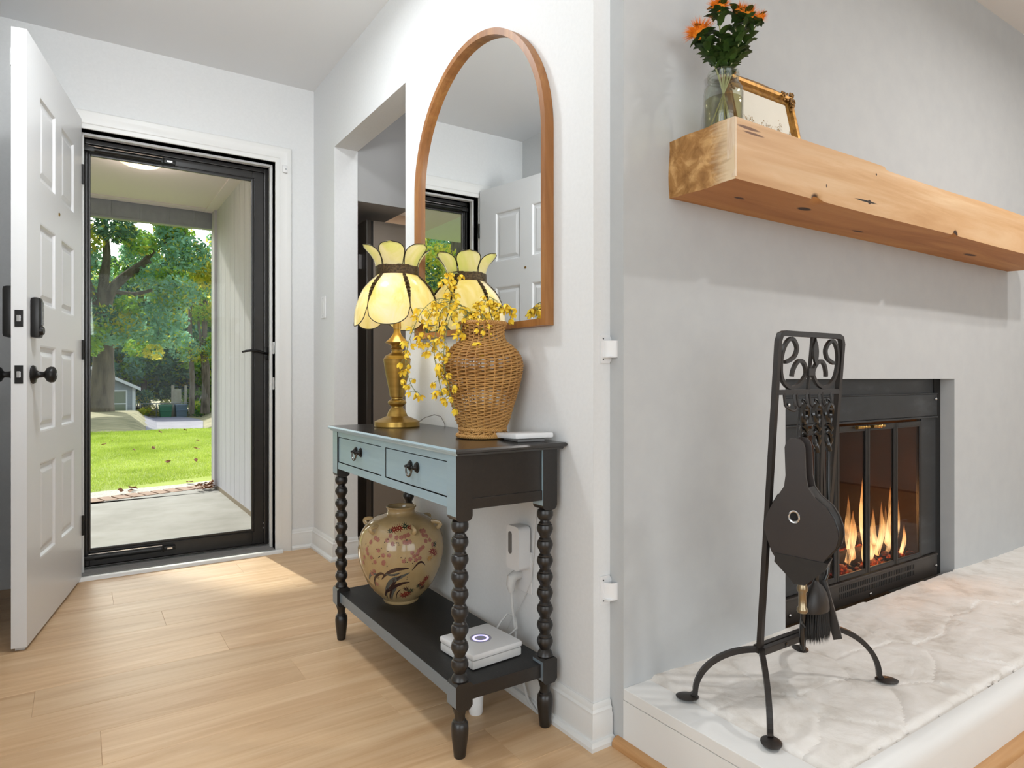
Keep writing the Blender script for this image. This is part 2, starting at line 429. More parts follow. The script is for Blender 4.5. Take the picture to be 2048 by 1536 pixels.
# ---------------------------------------------------------------- geometry helpers
class MB:
    def __init__(s):
        s.v = []; s.f = []; s.mi = []; s.cur = 0
    def add(s, v, f, mi=None):
        o = len(s.v)
        s.v.extend([tuple(p) for p in v])
        for q in f:
            s.f.append(tuple(i + o for i in q))
            s.mi.append(s.cur if mi is None else mi)
        return s
    def box(s, x0, x1, y0, y1, z0, z1, bev=0.0, mi=None):
        if bev <= 0:
            v = [(x, y, z) for x in (x0, x1) for y in (y0, y1) for z in (z0, z1)]
            f = [(0, 1, 3, 2), (4, 6, 7, 5), (0, 4, 5, 1), (2, 3, 7, 6), (0, 2, 6, 4), (1, 5, 7, 3)]
            return s.add(v, f, mi)
        b = min(bev, abs(x1 - x0) * .49, abs(y1 - y0) * .49, abs(z1 - z0) * .49)
        bm = bmesh.new()
        bmesh.ops.create_cube(bm, size=1)
        for p in bm.verts:
            p.co = ((x0 + x1) / 2 + p.co.x * (x1 - x0), (y0 + y1) / 2 + p.co.y * (y1 - y0), (z0 + z1) / 2 + p.co.z * (z1 - z0))
        bmesh.ops.bevel(bm, geom=list(bm.edges), offset=b, segments=2, affect='EDGES', profile=0.6)
        return s.frombm(bm, mi)
    def frombm(s, bm, mi=None):
        bm.verts.index_update()
        s.add([p.co[:] for p in bm.verts], [[q.index for q in f.verts] for f in bm.faces], mi)
        bm.free()
        return s
    def lathe(s, prof, c=(0, 0, 0), n=24, cap=True, mi=None, fn=None):
        v = []; f = []
        m = len(prof)
        for i, (r, z) in enumerate(prof):
            for k in range(n):
                a = 2 * PI * k / n
                rr = r if fn is None else fn(r, z, a)
                v.append((c[0] + rr * math.cos(a), c[1] + rr * math.sin(a), c[2] + z))
        for i in range(m - 1):
            for k in range(n):
                f.append((i * n + k, i * n + (k + 1) % n, (i + 1) * n + (k + 1) % n, (i + 1) * n + k))
        if cap:
            if prof[0][0] > 1e-5: f.append(tuple(range(n))[::-1])
            if prof[-1][0] > 1e-5: f.append(tuple((m - 1) * n + k for k in range(n)))
        return s.add(v, f, mi)
    def tube(s, pts, r, n=8, cap=True, mi=None, closed=False, flat=None, up=None):
        P = [Vector(p) for p in pts]
        m = len(P)
        R = r if hasattr(r, '__len__') else [r] * m
        v = []; f = []
        prev = None
        for i in range(m):
            if closed:
                t = P[(i + 1) % m] - P[i - 1]
            else:
                t = P[min(i + 1, m - 1)] - P[max(i - 1, 0)]
            if t.length < 1e-9: t = Vector((0, 0, 1))
            t.normalize()
            if up is not None:
                a = Vector(up) - t * Vector(up).dot(t)
                if a.length < 1e-6: a = t.orthogonal()
            elif prev is None:
                a = t.orthogonal()
            else:
                a = prev - t * prev.dot(t)
                if a.length < 1e-6: a = t.orthogonal()
            a.normalize()
            prev = a
            b = t.cross(a)
            for k in range(n):
                an = 2 * PI * (k + (0.5 if n == 4 else 0)) / n
                ca, sa = math.cos(an), math.sin(an)
                if flat:
                    ca *= flat[0]; sa *= flat[1]
                v.append(P[i] + (a * ca + b * sa) * R[i])
        for i in range(m if closed else m - 1):
            j = (i + 1) % m
            for k in range(n):
                f.append((i * n + k, i * n + (k + 1) % n, j * n + (k + 1) % n, j * n + k))
        if cap and not closed:
            f.append(tuple(range(n))[::-1])
            f.append(tuple((m - 1) * n + k for k in range(n)))
        return s.add(v, f, mi)
    def poly(s, pts, th, axis='Y', mi=None):
        """outline pts in two axes, extruded by th along the third; axis gives (a, b)->(x,y,z)"""
        n = len(pts)
        def q(p, d):
            return (p[0], d, p[1]) if axis == 'Y' else ((d, p[0], p[1]) if axis == 'X' else (p[0], p[1], d))
        v = [q(p, th[0]) for p in pts] + [q(p, th[1]) for p in pts]
        f = [tuple(range(n)), tuple(range(n, 2 * n))[::-1]] + [(i, (i + 1) % n, n + (i + 1) % n, n + i) for i in range(n)]
        return s.add(v, f, mi)
    def sweep(s, path, prof, closed=False, mi=None):
        """path in plan, prof (offset to the left of the path, z)"""
        m = len(path); n = len(prof)
        v = []; f = []
        for i in range(m):
            p = Vector(path[i])
            a = (Vector(path[i]) - Vector(path[i - 1])).normalized() if (i > 0 or closed) else None
            b = (Vector(path[(i + 1) % m]) - Vector(path[i])).normalized() if (i < m - 1 or closed) else None
            if a is None: a = b
            if b is None: b = a
            na = Vector((-a.y, a.x)); nb = Vector((-b.y, b.x))
            mm = (na + nb).normalized()
            c = max(0.2, mm.dot(na))
            for (d, z) in prof:
                q = p + mm * (d / c)
                v.append((q.x, q.y, z))
        for i in range(m if closed else m - 1):
            j = (i + 1) % m
            for k in range(n):
                f.append((i * n + k, i * n + (k + 1) % n, j * n + (k + 1) % n, j * n + k))
        if not closed:
            f.append(tuple(range(n))[::-1]); f.append(tuple((m - 1) * n + k for k in range(n)))
        return s.add(v, f, mi)
    def xf(s, M4):
        s.v = [tuple(M4 @ Vector(p)) for p in s.v]
        return s
    def sphere(s, c, r, n=12, m=8, sc=(1, 1, 1), mi=None):
        prof = [(r * math.sin(PI * i / m), -r * math.cos(PI * i / m)) for i in range(m + 1)]
        o = len(s.v)
        s.lathe(prof, (0, 0, 0), n, False, mi)
        for i in range(o, len(s.v)):
            p = s.v[i]
            s.v[i] = (c[0] + p[0] * sc[0], c[1] + p[1] * sc[1], c[2] + p[2] * sc[2])
        return s
    def mesh(s, name, mats, smooth=False):
        me = D.meshes.new(name)
        me.from_pydata(s.v, [], s.f)
        ms = mats if isinstance(mats, (list, tuple)) else [mats]
        for q in ms: me.materials.append(q)
        if any(s.mi): me.polygons.foreach_set('material_index', s.mi)
        bm = bmesh.new(); bm.from_mesh(me)
        bmesh.ops.recalc_face_normals(bm, faces=bm.faces)
        bm.to_mesh(me); bm.free()
        if smooth:
            me.polygons.foreach_set('use_smooth', [True] * len(me.polygons))
            try: me.set_sharp_from_angle(angle=math.radians(smooth if smooth is not True else 40))
            except Exception: pass
        me.update()
        return me
    def obj(s, name, mats, parent=None, smooth=False):
        o = D.objects.new(name, s.mesh(name, mats, smooth))
        COL.objects.link(o)
        if parent is not None:
            o.parent = parent
            o.matrix_parent_inverse = world_of(parent).inverted()
        return o
WM = {}
def world_of(o):
    m = WM.get(o.name)
    if m is not None: return m
    return Matrix.Identity(4)
def thing(name, label, cat, loc=(0, 0, 0), rotz=0.0, group=None):
    o = D.objects.new(name, None)
    o.empty_display_size = 0.05
    o.location = loc
    o.rotation_euler = (0, 0, rotz)
    COL.objects.link(o)
    WM[o.name] = Matrix.Translation(loc) @ Matrix.Rotation(rotz, 4, 'Z')
    tag(o, label, cat, group)
    return o
def local(o):
    """let the children of an Empty be given in its own coordinates"""
    WM[o.name] = Matrix.Identity(4)
    return o
def tag(o, label=None, cat=None, group=None, kind=None):
    if label: o['label'] = label
    if cat: o['category'] = cat
    if group: o['group'] = group
    if kind: o['kind'] = kind
    return o
def struct(o, label=None):
    o['kind'] = 'structure'
    if label: o['label'] = label
    return o
def sempty(name, label=None, loc=(0, 0, 0)):
    o = D.objects.new(name, None)
    o.empty_display_size = 0.05
    o.location = loc
    COL.objects.link(o)
    WM[o.name] = Matrix.Translation(loc)
    return struct(o, label)
def copy_tree(o, parent=None):
    c = o.copy()
    COL.objects.link(c)
    if parent is not None:
        c.parent = parent
    for ch in list(o.children):
        copy_tree(ch, c)
    return c
def inst(name, me, loc, parent, rot=(0, 0, 0), scale=(1, 1, 1)):
    o = D.objects.new(name, me)
    COL.objects.link(o)
    o.parent = parent
    if parent is not None:
        o.matrix_parent_inverse = world_of(parent).inverted()
    o.location = loc
    o.rotation_euler = rot
    o.scale = scale
    return o

# ================================================================ ROOM SHELL
YB = 2.338          # inner face of the door wall
CZ = 2.49
XL = -1.41
# ---- floor: sub floor slab with planks lying on it
fl = struct(MB().box(-3.6, 4.6, -5.2, 2.48, -0.14, -0.012).box(.122, 4.6, 2.48, 5.4, -0.14, -.012).obj('floor', M['sub']), 'light oak plank floor running across the foyer')
PW = 0.182
PL = 1.22
def plank_mesh(L):
    m = MB()
    b = 0.0007
    x0, x1, y0, y1 = -L / 2 + .0001, L / 2 - .0001, -PW / 2 + .0001, PW / 2 - .0001
    m.add([(x0, y0, -.011), (x1, y0, -.011), (x1, y1, -.011), (x0, y1, -.011), (x0, y0, -b), (x1, y0, -b), (x1, y1, -b), (x0, y1, -b),
           (x0 + b, y0 + b, 0), (x1 - b, y0 + b, 0), (x1 - b, y1 - b, 0), (x0 + b, y1 - b, 0)],
          [(0, 3, 2, 1), (0, 1, 5, 4), (1, 2, 6, 5), (2, 3, 7, 6), (3, 0, 4, 7), (4, 5, 9, 8), (5, 6, 10, 9), (6, 7, 11, 10), (7, 4, 8, 11), (8, 9, 10, 11)])
    return m.mesh('plank', M['plank'])
pm = plank_mesh(PL)
row = 0
y = 2.40 - PW / 2
while y > -5.1:
    off = (row * 0.437) % 1.0 * PL
    x = -3.55 + PL / 2 - off
    while x - PL / 2 < 4.5:
        a, b_ = max(x - PL / 2, -3.55), min(x + PL / 2, 4.5)
        seen = not (b_ < XL - .02 and y > .35) and not (a > .08 and y > -.0 and not (a < 1.5))
        if b_ - a > 0.05 and seen:
            if b_ - a < PL - .01:
                me = plank_mesh(b_ - a)
            else:
                me = pm
            inst('plank', me, ((a + b_) / 2, y, 0), fl)
        x += PL
    y -= PW
    row += 1

struct(MB().box(-3.6, 4.6, -5.2, 5.4, CZ, CZ + .1).obj('ceiling', M['ceil']), 'flat white ceiling')
# door wall with the entry opening
OX0, OX1, OZ = -1.066, -0.206, 2.066
struct(MB().box(-1.5, OX0, YB, YB + .16, 0, CZ).box(OX1, 0.0, YB, YB + .16, 0, CZ).box(OX0, OX1, YB, YB + .16, OZ, CZ).obj('wall_far', M['wall']), 'pale wall around the front door')
struct(MB().box(XL - .12, XL, 0.3, YB + .16, 0, CZ).obj('wall_left', M['wall']), 'grey-white wall behind the open door')
struct(MB().box(-3.6, XL - .12, .3, .42, 0, CZ).box(-3.72, -3.6, -5.2, .42, 0, CZ).obj('wall_living_left', M['wall']))
struct(MB().box(-3.72, 4.7, -5.32, -5.2, 0, CZ).obj('wall_rear', M['wall']))
struct(MB().box(4.6, 4.7, -5.2, 5.4, 0, CZ).obj('wall_east', M['wall']))
# mirror wall with cased passage to the kitchen
PY0, PY1, PZ = 1.131, 1.993, 2.087
wr = MB()
wr.box(0, .122, 0, PY0, 0, CZ).box(0, .122, PY1, 5.45, 0, CZ).box(0, .122, PY0, PY1, PZ, CZ)
struct(wr.obj('wall_right', M['wall']), 'white wall that holds the arched mirror')
# chimney breast
YC = -.049
FX0, FX1, FZ = .724, 1.841, .918
wc = MB()
wc.box(.056, FX0, YC, .32, 0, CZ).box(FX1, 2.75, YC, .32, 0, CZ).box(FX0, FX1, YC, .32, FZ, CZ)
cb = wc.obj('wall_fireplace', M['wallc'])
struct(cb, 'grey-white painted chimney breast')
struct(MB().box(2.75, 4.6, .0, .12, 0, CZ).obj('wall_beside_fireplace', M['wall']))
# kitchen beyond the passage
struct(MB().box(.122, .42, 2.0, 2.12, 1.834, CZ).box(.30, .42, 2.12, 4.6, 1.834, CZ).box(.122, .30, 2.12, 4.6, 1.834, 1.87).obj('trim_kitchen_soffit', mat('grey_soffit', '#a3a3a2', .8)), 'grey soffit over the refrigerator')
struct(MB().box(.122, 4.6, 4.6, 4.7, 0, CZ).obj('wall_kitchen_far', M['cab']))
struct(MB().box(1.9, 2.0, .33, 5.4, 0, CZ).obj('wall_kitchen_side', M['wall']))

# baseboards with moulded top and shoe
BP = [(0, 0.0), (.026, 0), (.026, .010), (.020, .019), (.0135, .021), (.0135, .072), (.011, .078), (.012, .086), (.0075, .092), (.0065, .101), (.003, .106), (0, .106)]
def basebd(name, path, label=None):
    return struct(MB().sweep(path, BP).obj(name, M['trim'], smooth=30), label)
basebd('baseboard_far', [(OX1 + .083, YB), (0, YB)][::-1], None)
basebd('baseboard_right', [(.122, PY0), (0, PY0), (0, 0), (.0525, 0)][::-1])
basebd('baseboard_passage', [(0, YB), (0, PY1), (.122, PY1)][::-1])
basebd('baseboard_left', [(XL, .3), (XL, YB)][::-1])
basebd('baseboard_living', [(-3.6, .3), (XL, .3)][::-1])
# door casing
CP = [(0, 0), (0, .010), (.006, .013), (.02, .013), (.024, .016), (.055, .017), (.062, .020), (.078, .020), (.083, .016), (.083, 0)]
cs = MB()
def casing(m, pts, y0):
    n = len(CP)
    V = []
    for (x, z, dx, dz) in pts:
        for (d, h) in CP:
            V.append((x + dx * d, y0 - h, z + dz * d))
    F = []
    for i in range(len(pts) - 1):
        for k in range(n):
            F.append((i * n + k, i * n + (k + 1) % n, (i + 1) * n + (k + 1) % n, (i + 1) * n + k))
    F.append(tuple(range(n))); F.append(tuple((len(pts) - 1) * n + k for k in range(n))[::-1])
    m.add(V, F)
casing(cs, [(OX1, 0, 1, 0), (OX1, OZ, 1, 1), (OX0, OZ, -1, 1), (OX0, 0, -1, 0)], YB)
struct(cs.obj('trim_1', M['trim'], smooth=30), 'white casing around the front door opening')
# jambs
struct(MB().box(OX1 - .0, OX1 + .02, YB - .001, YB + .15, 0, OZ + .02).box(OX0 - .02, OX0, YB - .001, YB + .15, 0, OZ + .02).box(OX0, OX1, YB - .001, YB + .15, OZ, OZ + .02)
       .box(OX1 - .012, OX1, YB + .05, YB + .085, 0, OZ, .003).box(OX0, OX0 + .012, YB + .05, YB + .085, 0, OZ, .003).box(OX0 + .012, OX1 - .012, YB + .05, YB + .085, OZ - .012, OZ, .003)
       .obj('trim_2', M['trim']), 'white door jamb and stop')
jk = MB().box(OX1 - .0025, OX1 + .0002, YB + .006, YB + .042, 1.05, 1.115, .0008).box(OX1 - .0025, OX1 + .0002, YB + .006, YB + .042, .86, .925, .0008)
jk.obj('strike_plate', M['chrome'], D.objects['trim_2'])
# threshold
th = sempty('trim_3', 'grey aluminium door threshold', (OX0, YB, 0))
MB().sweep([(OX0 - .02, YB - .03), (OX1 + .03, YB - .03)], [(0, -.005), (-.022, -.005), (-.022, .006), (-.017, .014), (-.006, .017), (0, .017)]).obj('shoe_moulding', M['trim'], th, smooth=40)
MB().box(OX0, OX1, YB - .03, YB + .16, -.01, .013).obj('sill', mat('sill_aluminium', '#a8a9a8', .35, .6), th)
tr = MB()
for k in range(7):
    tr.box(OX0 + .002, OX1 - .002, YB + .004 + k * .014, YB + .011 + k * .014, .013, .016)
tag(tr.obj('tread_ridge', M['grey'], th), kind='stuff')
# small contact sensor on casing
s = thing('door_sensor', 'small white door contact sensor on the casing right of the front door', 'sensor', (-.160, YB - .02, 2.03))
MB().box(-.172, -.148, YB - .032, YB - .0185, 2.012, 2.052, .004).obj('body', M['white'], s, True)
MB().lathe([(0, 0), (.004, .0), (.004, .0015), (0, .0015)], (0, 0, 0), 10).xf(Matrix.Translation((-.158, YB - .0315, 2.030)) @ Matrix.Rotation(PI / 2, 4, 'X')).obj('screw', M['chrome'], s, True)

# light switch plate beside passage
s = thing('light_switch', 'white light switch plate on the wall between passage and front door', 'switch', (0, 2.16, 1.29))
MB().box(-.006, .0, 2.125, 2.195, 1.235, 1.35, .0025).obj('plate', M['white'], s)
MB().box(-.0075, -.005, 2.145, 2.175, 1.262, 1.322, .0008).obj('rocker', M['trim'], s)
for zz in (1.247, 1.338):
    MB().box(-.0068, -.005, 2.157, 2.163, zz - .003, zz + .003, .0005).obj('screw', M['grey'], s)

# ================================================================ OPEN FRONT DOOR
SL, ST, SH = .832, .044, 2.10
hin = Vector((-1.064, 2.31, 0))
dr = Vector((-.1892, -.9819, 0)).normalized()
ang = math.atan2(dr.y, dr.x)
door = sempty('door_1', 'white eight-panel front door standing open against the left wall')
door.location = hin; door.rotation_euler = (0, 0, ang)
WM[door.name] = Matrix.Identity(4)        # children given in the slab's own coordinates
# local x: hinge -> latch, local y: thickness, inner (room) face is at y = 0 and the slab runs to y < 0 when the wall is on that side
yin, yout = 0.0, -ST
cols = ((.142, .362), (.452, .672)) 
rows = ((.268, .615), (.725, 1.040), (1.185, 1.483), (1.632, 1.940))
xs = [0, cols[0][0], cols[0][1], cols[1][0], cols[1][1], SL]
zs = [.012] + [q for r in rows for q in r] + [SH]
m = MB()
for face, y in ((1, yin), (-1, yout)):
    for i in range(5):
        for j in range(9):
            if i in (1, 3) and j in (1, 3, 5, 7):
                continue
            m.add([(xs[i], y, zs[j]), (xs[i + 1], y, zs[j]), (xs[i + 1], y, zs[j + 1]), (xs[i], y, zs[j + 1])], [(0, 1, 2, 3)])
m.add([(0, yin, .012), (0, yout, .012), (0, yout, SH), (0, yin, SH)], [(0, 1, 2, 3)])
m.add([(SL, yin, .012), (SL, yout, .012), (SL, yout, SH), (SL, yin, SH)], [(0, 1, 2, 3)])
m.add([(0, yin, SH), (SL, yin, SH), (SL, yout, SH), (0, yout, SH)], [(0, 1, 2, 3)])
m.add([(0, yin, .012), (SL, yin, .012), (SL, yout, .012), (0, yout, .012)], [(0, 1, 2, 3)])
m.obj('slab', M['slab'], door)
def raised(x0, x1, z0, z1, face):
    s_ = -1 if face > 0 else 1
    y0 = yin if face > 0 else yout
    steps = [(0, 0), (.006, .001), (.012, .009), (.020, .010), (.024, .010), (.040, .0035), (.046, .003)]
    v = []; f = []
    for (d, h) in steps:
        yy = y0 + s_ * h
        v += [(x0 + d, yy, z0 + d), (x1 - d, yy, z0 + d), (x1 - d, yy, z1 - d), (x0 + d, yy, z1 - d)]
    n = len(steps)
    for i in range(n - 1):
        for k in range(4):
            f.append((i * 4 + k, i * 4 + (k + 1) % 4, (i + 1) * 4 + (k + 1) % 4, (i + 1) * 4 + k))
    f.append(tuple((n - 1) * 4 + k for k in range(4)))
    return MB().add(v, f)
for c in cols:
    for r in rows:
        for face in (1, -1):
            raised(c[0], c[1], r[0], r[1], face).obj('door_panel', M['slab'], door)
# the room face normal is +y here; keep hardware on it
RX = Matrix.Rotation(-PI / 2, 4, 'X')
def knob(xx, zz, face, parent):
    sgn = 1 if face > 0 else -1
    base = yin if face > 0 else yout
    prof = [(0, -.001), (.030, -.001), (.033, .003), (.030, .009), (.016, .013), (.011, .020), (.010, .034), (.014, .039), (.024, .044), (.0285, .054), (.027, .064), (.018, .070), (0, .072)]
    mt = Matrix.Translation((xx, base, zz)) @ (Matrix.Rotation(-PI / 2, 4, 'X') if sgn > 0 else Matrix.Rotation(PI / 2, 4, 'X'))
    o = MB().lathe(prof, (0, 0, 0), 24).xf(mt).obj('door_knob', M['black'], parent, 50)
    if sgn > 0:
        MB().lathe([(0, 0), (.007, 0), (.007, .002), (0, .003)], (0, 0, 0), 12).xf(Matrix.Translation((0, .071, 0)) @ Matrix.Rotation(-PI / 2, 4, 'X')).xf(Matrix.Translation((xx, base, zz))).obj('keyhole', M['chrome'], o)
knob(.770, .933, 1, door)
knob(.770, .933, -1, door)
lk = MB().box(.742, .796, -.001, .028, 1.060, 1.200, .011).obj('deadbolt_lock', M['black'], door, True)
MB().box(.750, .776, .0275, .0295, 1.105, 1.186, .004).obj('lock_window', mat('smoked_grey', '#55585c', .15), lk)
MB().lathe([(0, 0), (.016, 0), (.016, .010), (.013, .016), (0, .016)], (0, 0, 0), 18).xf(Matrix.Translation((.776, .020, 1.085)) @ Matrix.Rotation(-PI / 2, 4, 'X')).obj('thumb_turn', M['black'], lk, True)
kp = MB().box(.742, .806, yout - .034, yout + .001, 1.060, 1.235, .012).obj('keypad_lock', M['black'], door, True)
for zz, hh in ((1.122, .057), (.933, .062)):
    pl = MB().box(SL - .001, SL + .0018, -.034, -.010, zz - hh / 2, zz + hh / 2, .0008).obj('latch_plate', M['black'], door)
    MB().box(SL, SL + .006, -.028, -.016, zz - .011, zz + .011, .002).obj('latch_bolt', M['chrome'], pl)
MB().lathe([(0, 0), (.007, 0), (.007, .003), (.003, .004), (0, .003)], (0, 0, 0), 14).xf(Matrix.Translation((.404, 0, 1.572)) @ RX).obj('peephole', M['brassy'], door)
MB().box(.762, .795, yout - .014, yout + .001, 1.985, 2.045, .003).obj('door_magnet', M['white'], door)
sw = MB()
for k in range(40):
    xx = SL - .02 - k * .02
    sw.box(xx - .008, xx + .008, -.036, -.008, -.0 + .001, .013)
tag(sw.obj('door_sweep', M['offwhite'], door), kind='stuff')
for zz in (.25, 1.05, 1.85):
    MB().tube([(-.004, .004, zz - .045), (-.004, .004, zz + .045)], .006, 8).obj('hinge', M['black'], door)

# ================================================================ STORM DOOR
YS = 2.478
sd_ = sempty('door_2', 'black full-glass storm door in the front entry', (OX0, YS, 0))
OXa, OXb = OX0 + .003, OX1 - .003
fr = MB()
def pframe(m, x0, x1, z0, z1, wl, wr_, wb, wt, y0, y1, mi=None, bev=0.003):
    m.box(x0, x0 + wl, y0, y1, z0, z1, bev, mi).box(x1 - wr_, x1, y0, y1, z0, z1, bev, mi)
    m.box(x0 + wl, x1 - wr_, y0, y1, z0, z0 + wb, bev, mi).box(x0 + wl, x1 - wr_, y0, y1, z1 - wt, z1, bev, mi)
pframe(fr, OXa, OXb, .015, OZ - .004, .012, .022, .006, .022, YS - .012, YS + .02)
fr.obj('outer_frame', M['storm'], sd_)
fr = MB()
pframe(fr, OXa + .012, OXb - .022, .021, OZ - .026, .018, .060, .080, .050, YS - .004, YS + .026)
fr.obj('door_leaf', M['storm'], sd_)
fr = MB()
pframe(fr, OXa + .026, OXb - .076, .095, OZ - .070, .010, .012, .012, .012, YS - .010, YS + .006)
fr.obj('glazing_bead', M['storm'], sd_)
fr = MB()
pframe(fr, OXa + .022, OXb - .070, .088, OZ - .062, .0035, .004, .004, .004, YS - .012, YS - .004)
fr.obj('inner_bead', M['storm'], sd_)
MB().box(OXa + .032, OXb - .084, YS + .004, YS + .008, .103, OZ - .078).obj('glass_pane', M['glass'], sd_)
hl = MB().box(-.232, -.206, YS - .016, YS - .004, 1.02, 1.09, .004).obj('handle_plate', M['black'], sd_, True)
MB().tube([(-.215, YS - .02, 1.057), (-.235, YS - .035, 1.056), (-.262, YS - .042, 1.066), (-.30, YS - .046, 1.070), (-.33, YS - .044, 1.066), (-.352, YS - .040, 1.060)], [.006, .007, .007, .007, .0065, .005], 10).obj('lever', M['black'], hl, True)
def closer(z, zdrop):
    c = MB().tube([(OX0 + .05, YS - .030, z), (OX0 + .335, YS - .030, z - zdrop)], .013, 14).obj('closer_tube', M['black'], sd_, True)
    MB().tube([(OX0 + .03, YS - .030, z + .0155), (OX0 + .34, YS - .030, z + .0155 - zdrop)], .0032, 8).obj('closer_rod', M['chrome'], c, True)
    MB().box(OX0 + .335, OX0 + .40, YS - .036, YS - .006, z - zdrop - .010, z - zdrop + .010, .003).tube([(OX0 + .345, YS - .036, z - zdrop + .012), (OX0 + .345, YS - .036, z - zdrop - .014)], .004, 8).obj('closer_bracket', M['black'], c, True)
    MB().box(OX0 + .012, OX0 + .055, YS - .042, YS - .012, z - .011, z + .011, .003).obj('jamb_bracket', M['black'], c, True)
    MB().box(OX0 + .362, OX0 + .385, YS - .0375, YS - .0355, z - zdrop - .004, z - zdrop + .004).obj('slot_plate', M['chrome'], c)
closer(2.010, .0)
closer(.066, .0)
hl2 = MB()
for (xx, zz) in ((-.233, .135), (-.233, .115), (-.226, .37), (-.226, .30)):
    hl2.lathe([(0, 0), (.004, 0), (.003, .002), (0, .002)], (0, 0, 0), 8).xf(Matrix.Identity(4))
for (xx, zz) in ((-.233, .13), (-.233, .105)):
    MB().tube([(xx, YS - .007, zz), (xx, YS - .003, zz)], .004, 10).obj('screw', M['grey'], sd_)

# ================================================================ MIRROR
my0, my1, mz0, mzc = .163, .985, 1.064, 1.597
mr_ = (my1 - my0) / 2; myc = (my0 + my1) / 2
def arch(ins, n=48):
    r = mr_ - ins
    p = [(my0 + ins, mz0 + ins)]
    for i in range(n + 1):
        a = PI * i / n
        p.append((myc - r * math.cos(a), mzc + r * math.sin(a)))
    p.append((my1 - ins, mz0 + ins))
    return p
mir = thing('arched_mirror', 'tall arched wall mirror in a thin brown wooden frame', 'mirror', (0, myc, mz0))
A_, B_ = arch(0), arch(.019)
n = len(A_)
v = [(-.001, y, z) for y, z in A_] + [(-.030, y, z) for y, z in A_] + [(-.030, y, z) for y, z in B_] + [(-.010, y, z) for y, z in B_]
f = []
for k in range(3):
    for i in range(n):
        j = (i + 1) % n
        f.append((k * n + i, k * n + j, (k + 1) * n + j, (k + 1) * n + i))
MB().add(v, f).obj('frame', M['mframe'], mir, 35)
MB().poly(arch(.017), (-.012, -.006), 'X').obj('mirror_glass', M['mirror'], mir)

# ================================================================ CONSOLE TABLE
con = thing('console_table', 'black console table with bobbin legs and a blue-green yard reflection painted on its drawer fronts under the mirror', 'table', (-.17, .57, 0))
cx0, cx1, cy0, cy1, ct = -.325, -.022, .120, 1.027, .752
top = MB()
tx0, tx1, ty0, ty1 = -.337, -.004, .098, 1.048
tp = [(0, .735), (.004, .735), (.0065, .740), (.011, .742), (.013, .747), (.010, .752), (0, .752)]
top.sweep([(tx0 + .013, ty0 + .013), (tx0 + .013, ty1 - .013), (tx1 - .013, ty1 - .013), (tx1 - .013, ty0 + .013)], tp, True)
top.box(tx0 + .013, tx1 - .013, ty0 + .013, ty1 - .013, .735, .752)
to = top.obj('tabletop', [M['ctop'], M['crefl']], con, 30)
for p in to.data.polygons:
    if p.normal.x < -.35 and p.center.x < -.3: p.material_index = 1  # front lip of the top carries the painted reflection too
LW = .046
def paint_front_reflection(o):
    """the flat faces that look to the foyer get the blue-green reflection of the yard painted into their colour"""
    me = o.data
    me.materials.append(M['crefl'])
    ix = len(me.materials) - 1
    for p in me.polygons:
        if p.normal.x < -.95: p.material_index = ix
def leg_mesh():
    m = MB()
    h = LW / 2
    # upper post with rounded foot
    o = []
    pts = [(-h, .735), (-h, .588)] + [(-h + .014 * (1 - math.cos(a)), .588 - .013 * math.sin(a)) for a in (PI / 6, PI / 3, PI / 2)]
    out = pts + [(-q[0], q[1]) for q in pts[::-1]]
    m.poly(out, (-h, h), 'Y')
    m.poly([(q[0], q[1]) for q in [(-.0095, .575), (-.0095, .571), (.0095, .571), (.0095, .575)]], (-.0095, .0095), 'Y')
    prof = [(.019, .573), (.0215, .566), (.0215, .557), (.018, .549), (.0125, .545)]
    z = .545
    nb = 8
    st = (.545 - .205) / nb
    for k in range(nb):
        c = z - st * .5
        prof += [(.013, z - .003), (.0165, z - .007), (.0165, z - .010), (.0195, c + .009), (.0215, c + .001), (.0215, c - .004), (.0185, c - .012), (.0165, c - .0145), (.0150, z - st + .003)]
        z -= st
    prof += [(.013, z - .001), (.017, z - .006), (.0185, z - .008), (.0215, z - .016), (.019, z - .024)]
    m.lathe(prof[::-1], (0, 0, 0), 20)
    # shelf block, chamfered
    m.poly([(-h + .006, .186), (h - .006, .186), (h, .180), (h, .130), (h - .008, .120), (-h + .008, .120), (-h, .130), (-h, .180)], (-h, h), 'Y')
    m.lathe([(0, 0), (.0135, .0), (.0145, .002), (.0165, .020), (.0205, .052), (.0215, .070), (.020, .083), (.0165, .087), (.0165, .089), (.0135, .092), (.013, .102), (.016, .112), (.019, .122)], (0, 0, 0), 20)
    return m.mesh('leg', [M['cblack']], 35)
lm = leg_mesh()
lm.materials.append(M['crefl']); lm.materials.append(M['crefl2'])  # painted reflection for the flat leg blocks
for p in lm.polygons:
    c = p.center
    if p.normal.x < -.97 and p.area > .0006 and (c.z > .575 or .12 < c.z < .19): p.material_index = 1 if c.z > .5 else 2
for (lx, ly) in ((cx0 + .023, cy0 + .023), (cx0 + .023, cy1 - .023), (cx1 - .023, cy0 + .023), (cx1 - .023, cy1 - .023)):
    o = inst('leg', lm, (lx, ly, 0), con)
ap = MB()
fx = cx0 + .003
ap.box(fx, fx + .016, cy0 + .046, cy1 - .046, .717, .735).box(fx, fx + .016, cy0 + .046, cy1 - .046, .605, .628)
ap.box(fx, fx + .016, cy0 + .046, cy0 + .0495, .628, .717).box(fx, fx + .016, cy1 - .0495, cy1 - .046, .628, .717).box(fx, fx + .016, .5585, .5885, .628, .717)
paint_front_reflection(ap.obj('front_rail', [M['cblack']], con))
MB().box(cx0 + .046, cx1 - .046, cy0 + .006, cy0 + .018, .625, .735).box(cx0 + .046, cx1 - .046, cy0 + .003, cy0 + .018, .602, .628, .001).obj('side_panel', M['cblack'], con)
